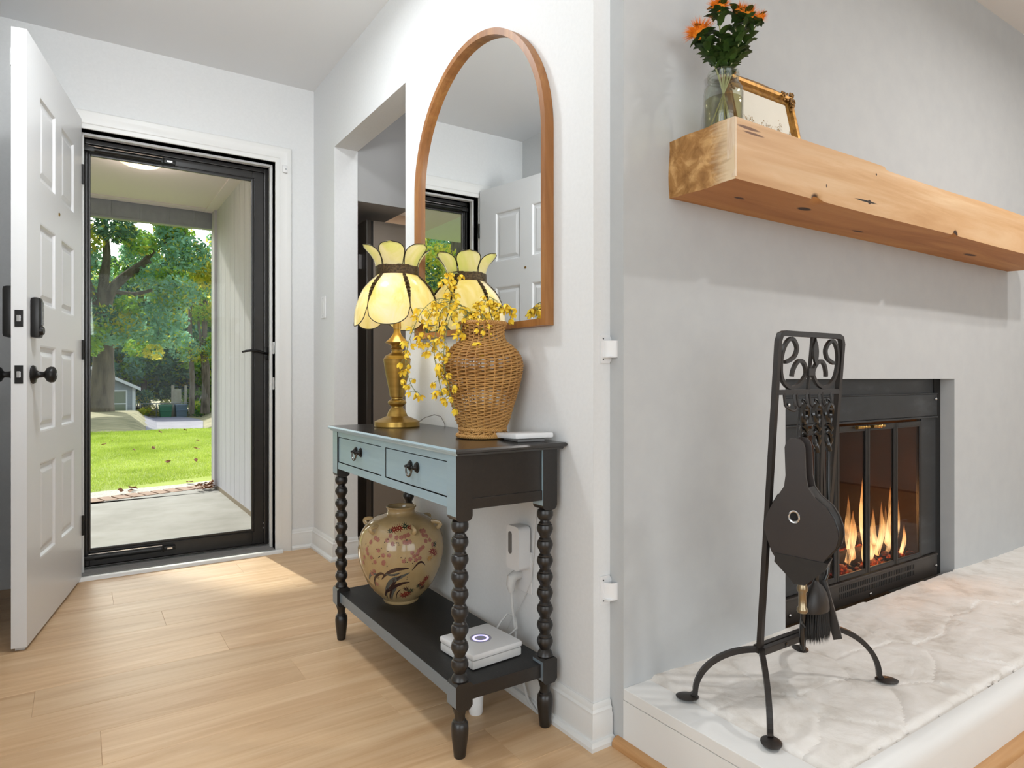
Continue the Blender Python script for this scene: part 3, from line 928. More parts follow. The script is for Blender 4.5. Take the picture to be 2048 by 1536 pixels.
MB().box(cx0 + .046, cx1 - .046, cy1 - .018, cy1 - .006, .602, .735).obj('side_panel', M['cblack'], con)
MB().box(cx1 - .018, cx1 - .006, cy0 + .046, cy1 - .046, .602, .735).obj('back_panel', M['cblack'], con)
for (a, b) in ((cy0 + .0515, .5565), (.5905, cy1 - .0515)):
    dw = MB().box(fx + .0015, fx + .018, a, b, .6305, .7145, .0012).box(fx + .018, cx1 - .03, a + .006, b - .006, .636, .700)
    dw = dw.obj('drawer', [M['cblack']], con)
    paint_front_reflection(dw)
    yc = (a + b) / 2
    hm = MB()
    for sgn in (-1, 1):
        yy = yc + sgn * .021
        hm.lathe([(0, -.001), (.0125, -.001), (.0135, .002), (.010, .004), (.011, .006), (.0065, .008), (.004, .014), (0, .014)], (0, 0, 0), 16)
        k = len(hm.v) - 8 * 16
        for i in range(k, len(hm.v)):
            q = hm.v[i]
            hm.v[i] = (fx + .0015 - q[2], yy + q[0], .682 + q[1] * 1.15)
        hm.sphere((fx - .014, yy, .682), .0042, 8, 6)
    hd = hm.obj('handle', M['black'], dw, 50)
    pts = [(fx - .0135 - .002 * math.sin(PI * t), yc + .019 * math.cos(PI * t), .681 - .024 * math.sin(PI * t) - (.0 if t else 0)) for t in [i / 14 for i in range(15)]]
    MB().tube(pts, [.002 + .0012 * math.sin(PI * i / 14) for i in range(15)], 8).obj('bail', M['gunmetal'], hd, True)
sh = MB().box(cx0 + .010, cx1 - .010, cy0 + .010, cy1 - .010, .137, .172, .0015)
so = sh.obj('shelf', [M['cshelf']], con)
me = so.data
me.materials.append(M['crefl2']); me.materials.append(M['cblack'])  # painted reflection for the front edge of the shelf
for p in me.polygons:
    if p.normal.x < -.9: p.material_index = 1
    elif abs(p.normal.z) < .5: p.material_index = 2

# ================================================================ TABLE LAMP
LX, LY, LZ = -.150, .868, ct
k = 2.284 / 2.436
lamp = thing('table_lamp', 'brass table lamp with a scalloped yellow glass shade on the console', 'lamp', (LX, LY, LZ))
base = [(0, .0), (.077, .0), (.0785, .003), (.077, .019), (.062, .026), (.046, .033), (.036, .037), (.034, .043), (.032, .048), (.028, .056), (.021, .066), (.021, .070), (.026, .074), (.031, .080), (.032, .086), (.027, .092), (.020, .096), (.020, .101), (.0245, .104), (.025, .108), (.027, .122), (.034, .155), (.042, .196), (.0455, .222), (.0470, .232), (.0475, .235), (.0425, .241), (.040, .246), (.030, .252), (.021, .257), (.0185, .263), (.0195, .268), (.024, .271), (.0195, .276), (.022, .281), (.030, .286), (.040, .291), (.0405, .294), (.034, .299), (.024, .309), (.015, .320), (.012, .328), (.011, .350), (0, .350)]
MB().lathe(base, (LX, LY, LZ), 48).obj('base', M['brass'], lamp, 28)
MB().lathe([(0, .34), (.014, .34), (.014, .385), (0, .39)], (LX, LY, LZ), 16).obj('socket', M['brassy'], lamp, 40)
blb = MB().sphere((LX, LY, LZ + .425), .028, 16, 10, (1, 1, 1.2)).obj('bulb', emit('warm_bulb', '#fff1c8', 14), lamp, True)
zb, zt = 1.094 - ct, 1.293 - ct + .004
SP = [(.147, .342), (.1475, .375), (.1455, .395), (.1400, .420), (.1310, .445), (.1190, .470), (.1050, .490), (.0900, .507), (.0760, .520), (.0715, .527)]
def rad(z):
    if z <= SP[0][1]: return SP[0][0] - (SP[0][1] - z) * .25
    for (r0, z0), (r1, z1) in zip(SP, SP[1:]):
        if z <= z1: return r0 + (r1 - r0) * (z - z0) / (z1 - z0)
    return SP[-1][0]
def zlow(u):
    return .345 + .058 * (1 - math.sqrt(max(0, 1 - min(1, abs(u)) ** 2.3)))
A0 = math.atan2(-1.2576 - LY, -1.0759 - LX) - math.radians(12.5)
ZT = .527
pg = []
for i in range(6):
    a0 = A0 + i * PI / 3
    nu, nv = 16, 18
    v = []; f = []
    for b in range(nv + 1):
        for a in range(nu + 1):
            u = -1 + 2 * a / nu
            zl = zlow(u)
            z = zl + (ZT - zl) * b / nv
            th_ = a0 + u * PI / 6 * .985
            bul = .006 * (1 - u * u)
            r = rad(z) * (math.cos(PI / 6) / math.cos(u * PI / 6)) ** .35 + bul * min(1, (ZT - z) / .05)
            v.append((LX + r * math.cos(th_), LY + r * math.sin(th_), LZ + z))
    for b in range(nv):
        for a in range(nu):
            q = b * (nu + 1) + a
            f.append((q, q + 1, q + nu + 2, q + nu + 1))
    MB().add(v, f).obj('shade_panel', M['slag'], lamp, 89)
    low = [v[a] for a in range(nu + 1)]
    MB().tube(low, .0016, 6).obj('lead_edge', M['lead'], lamp, True)
    # ornate rib on the seam
    th_ = a0 + PI / 6
    pts = []; rr = []
    for b in range(60):
        z = .400 + (ZT - .400) * b / 59
        r = rad(z) * 1.0
        pts.append((LX + r * math.cos(th_), LY + r * math.sin(th_), LZ + z))
        tt = (ZT - z) / (ZT - .400)
        rr.append((.0018 + .0048 * math.sin(PI * min(1, .15 + tt)) * (1 + .55 * math.sin(b * 2.6)) if tt < .88 else .0016))
    MB().tube(pts, rr, 8).obj('rib', M['bronze'], lamp, True)
    # crown petal
    v = []; f = []
    def petal(u, t):
        wu = math.sqrt(max(0, 1 - (max(0, t - .42) / .58) ** 2.4)) if t > .42 else 1
        ang_ = a0 + u * wu * PI / 6 * .93 * (1 + .10 * t)
        z = .553 + t * .070
        r = .0715 + .046 * t ** 1.9 + .004 * (1 - u * u)
        return (LX + r * math.cos(ang_), LY + r * math.sin(ang_), LZ + z)
    for b in range(13):
        for a in range(9):
            v.append(petal(-1 + a / 4, b / 12))
    for b in range(12):
        for a in range(8):
            q = b * 9 + a
            f.append((q, q + 1, q + 10, q + 9))
    MB().add(v, f).obj('crown_petal', M['slag2'], lamp, 89)
    edge = [petal(-1, b / 24) for b in range(25)] + [petal(1, b / 24) for b in range(24, -1, -1)]
    MB().tube(edge, .0016, 6).obj('lead_edge', M['lead'], lamp, True)
MB().lathe([(.0705, .524), (.0745, .524), (.0755, .528), (.0755, .551), (.0745, .555), (.0705, .555), (.0705, .524)], (LX, LY, LZ), 48, False).obj('crown_band', M['bronze'], lamp, 40)
pl = D.lights.new('lamp_bulb_light', 'POINT')
pl.energy = 5.6; pl.color = (1.0, .86, .70); pl.shadow_soft_size = .03
po = D.objects.new('lamp_bulb_light', pl); po.location = (LX, LY, LZ + .425); COL.objects.link(po)
c = thing('lamp_cord', 'thin grey lamp cord looping over the back of the console', 'cord', (-.09, .86, ct))
MB().tube([(-.075, .86, ct + .012), (-.055, .84, ct + .030), (-.030, .82, ct + .040), (-.015, .80, ct + .034), (-.008, .785, ct + .010), (-.002, .78, ct - .03), (-.002, .78, ct - .22)], .0016, 6).obj('wire', M['cordgrey'], c, True)

# ================================================================ WICKER VASE
WX, WY, WZ = -.119, .340, ct
wick = thing('wicker_vase', 'wide-shouldered woven brown wicker vase on the console', 'vase', (WX, WY, WZ))
WP = [(.0700, .004), (.0670, .012), (.0610, .022), (.0640, .030), (.0720, .048), (.0860, .095), (.1010, .145), (.1090, .180), (.1115, .205), (.1080, .225), (.0960, .245), (.0780, .262), (.0650, .270), (.0590, .282), (.0575, .296), (.0600, .308), (.0630, .318)]
def wr_at(z):
    for (r0, z0), (r1, z1) in zip(WP, WP[1:]):
        if z <= z1:
            t = (z - z0) / (z1 - z0)
            return r0 + (r1 - r0) * t
    return WP[-1][0]
NS = 26
wv = MB()
# place rows by arc length
L = [0]
for (r0, z0), (r1, z1) in zip(WP, WP[1:]): L.append(L[-1] + math.hypot(r1 - r0, z1 - z0))
nrow = 66
for i in range(nrow):
    s_ = L[-1] * (i + .5) / nrow
    for j in range(len(L) - 1):
        if s_ <= L[j + 1]: break
    t = (s_ - L[j]) / (L[j + 1] - L[j])
    r = WP[j][0] + (WP[j + 1][0] - WP[j][0]) * t
    z = WP[j][1] + (WP[j + 1][1] - WP[j][1]) * t
    ph = (i % 2) * PI
    pts = []
    M_ = NS * 4
    for q in range(M_):
        a = 2 * PI * q / M_
        rr = r + .0036 * math.cos(a * NS / 2 + ph)
        pts.append((WX + rr * math.cos(a), WY + rr * math.sin(a), WZ + z + .0012 * math.sin(a * NS / 2 + ph + .6)))
    wv.tube(pts, .0024, 5, closed=True)
tag(wv.obj('woven_strands', M['wicker'], wick, 89), kind='stuff')
for q in range(NS):
    a = 2 * PI * (q + .5) / NS
    zs_ = [WP[0][1] + (WP[-1][1] - WP[0][1]) * i / 24 for i in range(25)]
    MB().tube([(WX + wr_at(z) * math.cos(a), WY + wr_at(z) * math.sin(a), WZ + z) for z in zs_], .0022, 5).obj('stake', M['wicker'], wick, True)
for (zz, rr, nm, nn) in ((.323, .0645, 'rim_braid', 22), (.0075, .0715, 'base_braid', 26), (.026, .0645, 'base_braid', 24)):
    br = MB()
    for ph in (0, 2.1, 4.2):
        pts = []
        for q in range(nn * 6):
            a = 2 * PI * q / (nn * 6)
            r2 = rr + .0032 * math.cos(a * nn + ph)
            pts.append((WX + r2 * math.cos(a), WY + r2 * math.sin(a), WZ + zz + .0034 * math.sin(a * nn + ph)))
        br.tube(pts, .0028, 6, closed=True)
    br.obj(nm, M['wicker'], wick, True)
MB().lathe([(0, .006), (.062, .006), (.062, .009), (0, .009)], (WX, WY, WZ), 24).obj('vase_bottom', M['wicker'], wick)

# ---------------- yellow flower sprays
def blossom_mesh(seed, op):
    rnd = random.Random(seed)
    m = MB()
    for k in range(5):
        a = 2 * PI * k / 5 + rnd.uniform(-.2, .2)
        v = []; f = []
        for i in range(5):
            t = i / 4
            w_ = .0052 * math.sin(PI * min(.97, .18 + t * .75))
            rr = .002 + .0075 * math.sin(t * PI * .5) * (1 + op) - .003 * t * (1 - op)
            z = -.0155 * t
            for sgn in (-1, 0, 1):
                aa = a
                cx_, cy_ = math.cos(aa), math.sin(aa)
                v.append((rr * cx_ - sgn * w_ * cy_, rr * cy_ + sgn * w_ * cx_, z + abs(sgn) * .0012))
        for i in range(4):
            for j in range(2):
                q = i * 3 + j
                f.append((q, q + 1, q + 4, q + 3))
        m.add(v, f)
    m.sphere((0, 0, -.004), .0036, 6, 4)
    return m.mesh('blossom', M['yellow'], 89)
bms = [blossom_mesh(i, .15 + .22 * (i % 4)) for i in range(6)]
camright = Vector((math.cos(math.radians(33.478)), -math.sin(math.radians(33.478)), 0))
ORG = Vector((WX, WY, WZ + .318))
# spray control points: (right, away, up) offsets from the vase mouth
sprays = [
    ('leftmost long yellow flower spray drooping beside the brass lamp', [(0, 0, -.04), (-.05, .0, .045), (-.115, -.01, .075), (-.165, -.02, .045), (-.200, -.03, -.03), (-.215, -.03, -.10), (-.200, -.03, -.165), (-.180, -.03, -.195)]),
    ('yellow flower spray hanging low in front of the vase shoulder', [(-.02, -.02, -.04), (-.06, -.04, .04), (-.105, -.06, .045), (-.125, -.07, -.01), (-.130, -.08, -.08), (-.118, -.085, -.15), (-.105, -.09, -.20)]),
    ('yellow flower spray that ends lowest against the woven vase', [(-.01, -.02, -.04), (-.04, -.05, .035), (-.080, -.08, .03), (-.098, -.095, -.04), (-.102, -.10, -.11), (-.090, -.11, -.17), (-.072, -.112, -.235)]),
    ('tallest yellow flower spray, rising highest above the vase', [(0, 0, -.04), (-.04, .01, .03), (-.085, .015, .085), (-.105, .0, .125), (-.09, -.01, .14), (-.07, -.01, .15)]),
    ('yellow flower spray curling over the left of the vase mouth', [(0, -.01, -.04), (-.035, -.02, .03), (-.075, -.02, .06), (-.12, -.03, .06), (-.150, -.03, .02), (-.158, -.03, -.03), (-.15, -.04, -.07)]),
    ('yellow flower spray standing upright over the vase mouth', [(0, 0, -.04), (0, .01, .03), (.005, .01, .065), (.02, .0, .080), (.035, -.01, .07)]),
    ('rightmost yellow flower spray at the rim of the vase', [(.01, 0, -.04), (.025, .0, .02), (.05, .0, .05), (.075, -.01, .055), (.082, -.01, .03)]),
    ('short yellow flower spray lying over the front rim of the vase', [(0, -.02, -.04), (0, -.03, .02), (.0, -.055, .025), (.005, -.075, -.01), (.0, -.08, -.045), (-.01, -.085, -.075)]),
    ('short dense yellow flower spray filling the vase mouth', [(0, -.01, -.04), (-.01, -.02, .015), (-.02, -.03, .035), (-.04, -.045, .03), (-.055, -.06, .0), (-.06, -.065, -.04)]),
]
fwd = Vector((math.sin(math.radians(33.478)), math.cos(math.radians(33.478)), 0))
def catmull(P, n=8):
    out = []
    for i in range(len(P) - 1):
        p0, p1, p2, p3 = P[max(i - 1, 0)], P[i], P[i + 1], P[min(i + 2, len(P) - 1)]
        for k in range(n):
            t = k / n
            out.append(.5 * ((2 * p1) + (p2 - p0) * t + (2 * p0 - 5 * p1 + 4 * p2 - p3) * t * t + (3 * p1 - p0 - 3 * p2 + p3) * t ** 3))
    out.append(P[-1])
    return out
for (lab, cp) in sprays:
    P = [ORG + camright * a + fwd * b * .8 + Vector((0, 0, c_)) for a, b, c_ in cp]
    for q in P: q.x = min(q.x, -.02)
    C_ = catmull(P)
    t_ = thing('flower_spray', lab, 'flowers', tuple(ORG), 0, 'yellow flower sprays in the wicker vase')
    sm = MB().tube(C_, [.0011] * len(C_), 5)
    nb = max(11, int(len(C_) * .50))
    st_i = int(len(C_) * .28)
    bl = []
    for j in range(nb):
        i = int(st_i + (len(C_) - 1 - st_i) * (j + .6) / nb)
        i = min(i, len(C_) - 1)
        p = C_[i]
        sd_a = random.uniform(0, 2 * PI)
        off = Vector((math.cos(sd_a) * .018, math.sin(sd_a) * .018, random.uniform(-.018, .004)))
        q = p + off
        sm.tube([p, p + off * .5 + Vector((0, 0, .003)), q], .0007, 4)
        bl.append(q)
    sm.obj('stem', M['stem'], t_, True)
    for q in bl:
        inst('blossom', random.choice(bms), tuple(q), t_, (random.uniform(-.9, .9), random.uniform(-.9, .9), random.uniform(0, 6)), [random.uniform(.75, 1.05)] * 3)

# ---------------- white receiver on the console
w_ = thing('smart_home_hub', 'flat white plastic hub at the right end of the console top', 'device', (-.06, .20, ct))
hubM = Matrix.Translation((-.070, .205, ct)) @ Matrix.Rotation(math.radians(-8), 4, 'Z')
MB().box(-.056, .056, -.066, .066, .007, .022, .005).xf(hubM @ Matrix.Rotation(math.radians(-3), 4, 'X')).obj('body', M['white'], w_, True)
MB().box(-.040, .040, -.045, .045, .0005, .008, .002).xf(hubM).obj('foot', M['grey'], w_)

# ================================================================ PAINTED JAR ON THE SHELF
JX, JY, JZ = -.165, .800, .172
jar = thing('painted_jar', 'round cream ceramic jar painted with flowers on the console shelf', 'jar', (JX, JY, JZ))
JP = [(0, .0), (.057, .0), (.0595, .004), (.0600, .010), (.0640, .014), (.0760, .024), (.0960, .045), (.1130, .070), (.1270, .100), (.1370, .132), (.1420, .160), (.1430, .185), (.1400, .210), (.1320, .234), (.1180, .256), (.1000, .272), (.0780, .284), (.0590, .290), (.0500, .293), (.0455, .299), (.0450, .304), (.0480, .311), (.0510, .314), (.0500, .317), (.0460, .315), (.0410, .303), (.0420, .293), (.0500, .280), (0, .27)]
MB().lathe(JP, (JX, JY, JZ), 64).obj('body', M['cream'], jar, 40)
def jr(z):
    for (r0, z0), (r1, z1) in zip(JP[1:20], JP[2:21]):
        if z <= z1 and z1 > z0: return r0 + (r1 - r0) * (z - z0) / (z1 - z0)
    return .05
JA = math.atan2(-1.2576 - JY, -1.0759 - JX)
def jpt(a, z, off=.0006):
    r = jr(z) + off
    return (JX + r * math.cos(JA + a), JY + r * math.sin(JA + a), JZ + z)
M['pblos'] = mat('painted_pink', '#966050', .3); M['pdark'] = mat('painted_brown', '#3a2620', .3); M['pgrey'] = mat('painted_grey_blue', '#57564f', .25); M['pred'] = mat('painted_red', '#7c2e22', .3)
M['pgreen'] = mat('painted_dark_green', '#2f3a2a', .3); M['pgold'] = mat('painted_gold', '#b2864a', .3, .3)
def decal(name, pts, mt, rad_=None):
    """flat painted mark that hugs the jar: polygon of (angle, z) around its centre"""
    ca = sum(p[0] for p in pts) / len(pts); cz = sum(p[1] for p in pts) / len(pts)
    v = [jpt(ca, cz, .0011)] + [jpt(a, z, .0007) for a, z in pts]
    n = len(pts)
    MB().add(v, [(0, 1 + i, 1 + (i + 1) % n) for i in range(n)]).obj(name, mt, jar)
def blos(a, z, r, mt, center=None):
    k = 1 / jr(z)
    pts = []
    for i in range(20):
        t = 2 * PI * i / 20
        rr = r * (.78 + .24 * abs(math.cos(2.5 * t)))
        pts.append((a + rr * math.cos(t) * k, z + rr * math.sin(t)))
    decal('painted_blossom', pts, mt)
    if center:
        decal('painted_centre', [(a + r * .3 * math.cos(t * PI / 3) * k, z + r * .3 * math.sin(t * PI / 3)) for t in range(6)], center)
rj = random.Random(3)
for (u, vv) in [(-.78, .198), (-.70, .222), (-.86, .170), (-.92, .150), (-.64, .175), (-.74, .185), (-.55, .162), (-.47, .200), (-.36, .160), (-.30, .232), (-.24, .245), (-.18, .222), (-.10, .240), (.0, .240), (.08, .243), (.16, .246), (.18, .226), (.07, .226), (.13, .224), (-.24, .187), (-.36, .186), (-.35, .165), (-.60, .130), (-.68, .120), (-.52, .232), (-.60, .236), (.18, .172), (.26, .180), (.33, .186), (.22, .192), (.30, .168), (.38, .172), (.40, .200), (.46, .205), (.36, .196), (.05, .168), (.52, .240), (.60, .236), (.66, .222), (.72, .206), (.55, .222), (-.62, .085), (.50, .252), (.58, .252)]:
    blos(u * 1.12, vv, .0072, M['pblos'], M['pgold'])
for k in range(46):
    blos(rj.uniform(-.95, .3), rj.uniform(.10, .235), .0018, M['pdark'])
def stroke(pts, wd, mt):
    P = catmull([Vector((a, z, 0)) for a, z in pts], 8)
    n = len(P)
    Lf = []; Rt = []
    for i, p in enumerate(P):
        t = (P[min(i + 1, n - 1)] - P[max(i - 1, 0)]); t.normalize()
        ww = wd * math.sin(PI * (.06 + .9 * i / (n - 1)))
        nn = Vector((-t.y, t.x, 0)) * ww
        Lf.append(jpt(p.x + nn.x / .12, p.y + nn.y)); Rt.append(jpt(p.x - nn.x / .12, p.y - nn.y))
    MB().add(Lf + Rt, [(i, i + 1, n + i + 1, n + i) for i in range(n - 1)]).obj('painted_leaf', mt, jar)
for pts, wd, mt in [
    ([(-.55, .03), (-.42, .07), (-.25, .100), (-.05, .112), (.20, .128)], .007, M['pgrey']), ([(-.58, .04), (-.45, .06), (-.28, .075), (-.12, .105), (.0, .118)], .006, M['pdark']),
    ([(-.95, .095), (-.80, .118), (-.60, .122)], .005, M['pgrey']), ([(-.80, .07), (-.70, .105), (-.50, .125), (-.38, .122)], .004, M['pdark']),
    ([(-.50, .105), (-.30, .130), (-.05, .142), (.18, .143)], .005, M['pdark']), ([(-.38, .125), (-.2, .122), (.0, .130)], .003, M['pgrey']),
    ([(-.45, .028), (-.30, .060), (-.15, .082), (.05, .092), (.22, .094)], .005, M['pdark']), ([(-.40, .022), (-.25, .058), (-.12, .075)], .006, M['pgrey']),
    ([(.25, .135), (.38, .155), (.48, .158), (.58, .145)], .003, M['pdark']), ([(-.18, .03), (-.12, .055), (.0, .07)], .002, M['pdark'])]:
    stroke(pts, wd * 1.25, mt)
for (a, z, r, mt) in [(.10, .045, .020, M['pred']), (.20, .050, .018, M['pred']), (.28, .060, .016, M['pgreen']), (.14, .070, .013, M['pdark']), (.60, .080, .018, M['pred']), (.70, .095, .018, M['pred']), (.52, .075, .014, M['pgreen']), (.66, .065, .014, M['pdark']),
                    (.78, .185, .020, M['pred']), (.70, .165, .016, M['pgold']), (.86, .205, .016, M['pgreen']), (.88, .175, .016, M['pred']), (-.20, .262, .016, M['pred']), (-.05, .266, .016, M['pred']), (.12, .270, .014, M['pgreen']), (-.3, .258, .012, M['pgreen']), (.25, .266, .012, M['pred'])]:
    k = 1 / jr(z)
    for q in range(9):
        t = 2 * PI * q / 9 + .2
        pts = [(a + r * .2 * math.cos(t + .9) * k, z + r * .2 * math.sin(t + .9)), (a + r * math.cos(t) * k, z + r * .8 * math.sin(t)), (a + r * .2 * math.cos(t - .9) * k, z + r * .2 * math.sin(t - .9))]
        decal('painted_petal', pts, mt)
for a in (-.80, .32, 1.25, 2.3, -2.0, -2.9):
    pts = []
    for i in range(9):
        t = i / 8
        z = .246 + .022 * t + .0
        rr = jr(z) + .019 * math.sin(PI * t)
        aa = JA + a
        pts.append((JX + rr * math.cos(aa), JY + rr * math.sin(aa), JZ + z + .006 * math.sin(PI * t)))
    MB().tube(pts, [.005, .0062, .006, .0055, .005, .0055, .006, .0062, .005], 8, flat=(.7, 1.2)).obj('lug_handle', M['cream'], jar, True)

# ================================================================ WHITE GATEWAY ON THE SHELF
g = thing('network_gateway', 'square white network box with a glowing violet ring on the console shelf', 'router', (-.16, .28, .172))
gm = Matrix.Translation((-.163, .278, .172)) @ Matrix.Rotation(math.radians(4), 4, 'Z')
MB().box(-.079, .079, -.080, .080, .002, .024, .004).xf(gm).obj('body', M['offwhite'], g, True)
MB().box(-.081, .081, -.082, .082, .025, .041, .006).xf(gm).obj('lid', M['white'], g, True)
MB().lathe([(.0165, .0412), (.0165, .0420), (.0225, .0420), (.0225, .0412)], (0, 0, 0), 40, False).xf(gm).obj('light_ring', M['led'], g)
MB().lathe([(0, .0408), (.030, .0408), (.030, .0414), (0, .0414)], (0, 0, 0), 40, False).xf(gm).obj('ring_plate', mat('lilac_grey', '#a9a7b8', .4), g)
c = thing('gateway_cable', 'white cable coiled behind the network box', 'cable', (-.07, .36, .2))
MB().tube([(-.075, .345, .19), (-.05, .35, .215), (-.03, .345, .235), (-.022, .32, .23), (-.03, .30, .205), (-.05, .31, .185)], .0032, 8).obj('wire', M['cord'], c, True)

# CO alarm in the outlet
a_ = thing('plug_in_alarm', 'white plug-in alarm with grey grille on the wall outlet under the console', 'alarm', (0, .32, .43))
def rrect(w2, h2, r, n=6):
    p = []
    for (sx, sy, a0) in ((1, 1, 0), (-1, 1, PI / 2), (-1, -1, PI), (1, -1, 3 * PI / 2)):
        for i in range(n + 1):
            a = a0 + PI / 2 * i / n
            p.append((sx * (w2 - r) + r * math.cos(a), sy * (h2 - r) + r * math.sin(a)))
    return p
def offp(p, y, z): return [(q[0] + y, q[1] + z) for q in p]
MB().poly(offp(rrect(.033, .062, .014), .300, .437), (-.044, -.005), 'X').obj('body', M['white'], a_, 40)
MB().poly(offp(rrect(.0085, .032, .0084), .312, .450), (-.0455, -.0438), 'X').obj('grille', mat('grey_grille', '#6d6a67', .7), a_)
o_ = thing('wall_outlet', 'white double wall outlet below the plug-in alarm', 'outlet', (0, .30, .36))
MB().box(-.005, 0, .262, .338, .305, .425, .002).obj('plate', M['white'], o_)
p_ = thing('power_plug', 'white plug with a cord hanging in the lower outlet', 'plug', (0, .315, .34))
MB().tube([(-.006, .318, .350), (-.020, .318, .352), (-.034, .318, .345), (-.038, .318, .325), (-.036, .318, .305)], [.013, .0155, .0155, .013, .008], 12).obj('plug_body', M['cord'], p_, True)
MB().tube([(-.036, .318, .312), (-.034, .316, .26), (-.030, .312, .215), (-.028, .31, .19), (-.034, .30, .160), (-.035, .285, .125), (-.03, .26, .05), (-.03, .24, .02), (-.03, .20, .006)], .0042, 8).obj('wire', M['cord'], p_, True)
c = thing('thin_sensor_wire', 'thin white wire running down the wall behind the near console leg', 'wire', (0, .24, .5))
MB().tube([(-.004, .23, .735), (-.004, .235, .60), (-.004, .245, .50), (-.004, .252, .42), (-.005, .262, .345), (-.006, .285, .305), (-.012, .32, .25), (-.018, .35, .205), (-.022, .36, .182)], .0013, 6).obj('wire', M['cord'], c, True)
# small white cup-like puck on the floor
MB()
cp_ = MB().lathe([(0, 0), (.017, 0), (.019, .004), (.021, .055), (.019, .058), (0, .058)], (-.165, .30, 0), 24).obj('plastic_cylinder', M['white'], None, 40)
tag(cp_, 'small white plastic cylinder standing on the floor beneath the console shelf', 'cylinder')

# ================================================================ GATE BRACKETS on the wall end
for (zc, lab) in ((.994, 'upper white baby gate bracket screwed to the wall corner'), (.384, 'lower white baby gate bracket screwed to the wall corner')):
    b = thing('gate_bracket', lab, 'bracket', (.045, -.0, zc), 0, 'gate brackets on the wall corner')
    z = zc
    MB().poly([(.021, z - .036), (.021, z + .036), (.050, z + .036), (.058, z + .024), (.058, z - .024), (.050, z - .036)], (-.0045, -.0005), 'Y').obj('plate', M['white'], b)
    pts = [(.030 + .034 * (1 - math.cos(a)) * .8, -.004 - .024 * math.sin(a)) for a in [PI * i / 10 * .62 for i in range(11)]]
    pts = pts + [(p[0] - .0, p[1] + .003) for p in pts[::-1]]
    MB().poly([(p[0], p[1]) for p in pts], (z - .021, z + .021), 'Z').box(.028, .052, -.026, -.003, z - .022, z - .019).obj('cup', M['white'], b, 40)
    for sz in (-.026, .026):
        MB().tube([(.029, -.0055, z + sz), (.029, -.003, z + sz)], .0018, 8).obj('screw_hole', M['black'], b)

# ================================================================ MANTEL
mx0, mx1, myf, mz0_, mz1_ = .218, 2.349, -.256, 1.392, 1.540
man = thing('mantel_beam', 'thick rustic wooden mantel beam on the fireplace wall', 'mantel', (1.28, YC, mz0_))
nx, ny, nz = 110, 10, 8
rm = random.Random(5)
def mtop(x, y):
    z = mz1_ + .0006 * math.sin(x * 9) 
    fr_ = max(0, 1 - (y - myf) / .06)
    if x > .905: z -= .0065 * fr_ * min(1, (x - .905) / .012) * max(0, 1 - (x - .905) / 1.4)
    d = max(0, 1 - (x - mx0) / .05)
    z -= .0
    return z
def mp(i, j, k):
    x = mx0 + (mx1 - mx0) * i / nx
    y = myf + (YC + .0 - myf) * j / ny
    zt_ = mtop(x, y)
    z0_ = mz0_ + .0008 * math.sin(x * 5.0 + 1) - (.003 * math.sin(PI * j / ny))
    z = z0_ + (zt_ - z0_) * k / nz
    yy = y
    if j == 0:
        yy += .0010 * math.sin(x * 7 + z * 20) + (.004 if (k == nz and x > .9) else 0)
        if abs(x - .556) < .02 and k == 0: z += .010; yy += .006
        if abs(x - 1.345) < .015 and k == 0: z += .012; yy += .005
    xx = x
    if i == 0: xx += .0025 * math.sin(y * 60 + z * 40)
    return (xx, yy, z)
bm = bmesh.new()
VV = {}
def gv(i, j, k):
    if (i, j, k) not in VV: VV[(i, j, k)] = bm.verts.new(mp(i, j, k))
    return VV[(i, j, k)]
def quad(a, b, c, d, mi):
    f_ = bm.faces.new([gv(*a), gv(*b), gv(*c), gv(*d)]); f_.material_index = mi
for i in range(nx):
    for j in range(ny):
        quad((i, j, nz), (i + 1, j, nz), (i + 1, j + 1, nz), (i, j + 1, nz), 0)
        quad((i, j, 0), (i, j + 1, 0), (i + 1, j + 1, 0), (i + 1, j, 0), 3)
for i in range(nx):
    for k in range(nz):
        quad((i, 0, k), (i + 1, 0, k), (i + 1, 0, k + 1), (i, 0, k + 1), 0)
        quad((i, ny, k), (i, ny, k + 1), (i + 1, ny, k + 1), (i + 1, ny, k), 0)
for j in range(ny):
    for k in range(nz):
        quad((0, j, k), (0, j, k + 1), (0, j + 1, k + 1), (0, j + 1, k), 1)
        quad((nx, j, k), (nx, j + 1, k), (nx, j + 1, k + 1), (nx, j, k + 1), 1)
bmesh.ops.recalc_face_normals(bm, faces=bm.faces)
me = D.meshes.new('beam'); bm.to_mesh(me); bm.free()
M['munder'] = wood('beam_underside', '#a46a36', '#ba8049', '#cc965c', 'X', .6, .55, False, 0, .1, .3, spots=[(.60, -.19, 1.392, .03, .012, .02, '#3a2212'), (.36, -.16, 1.392, .02, .006, .02, '#4b2b16'), (1.0, -.12, 1.392, .03, .008, .02, '#52301a'), (1.75, -.14, 1.392, .05, .012, .02, '#52301a')])
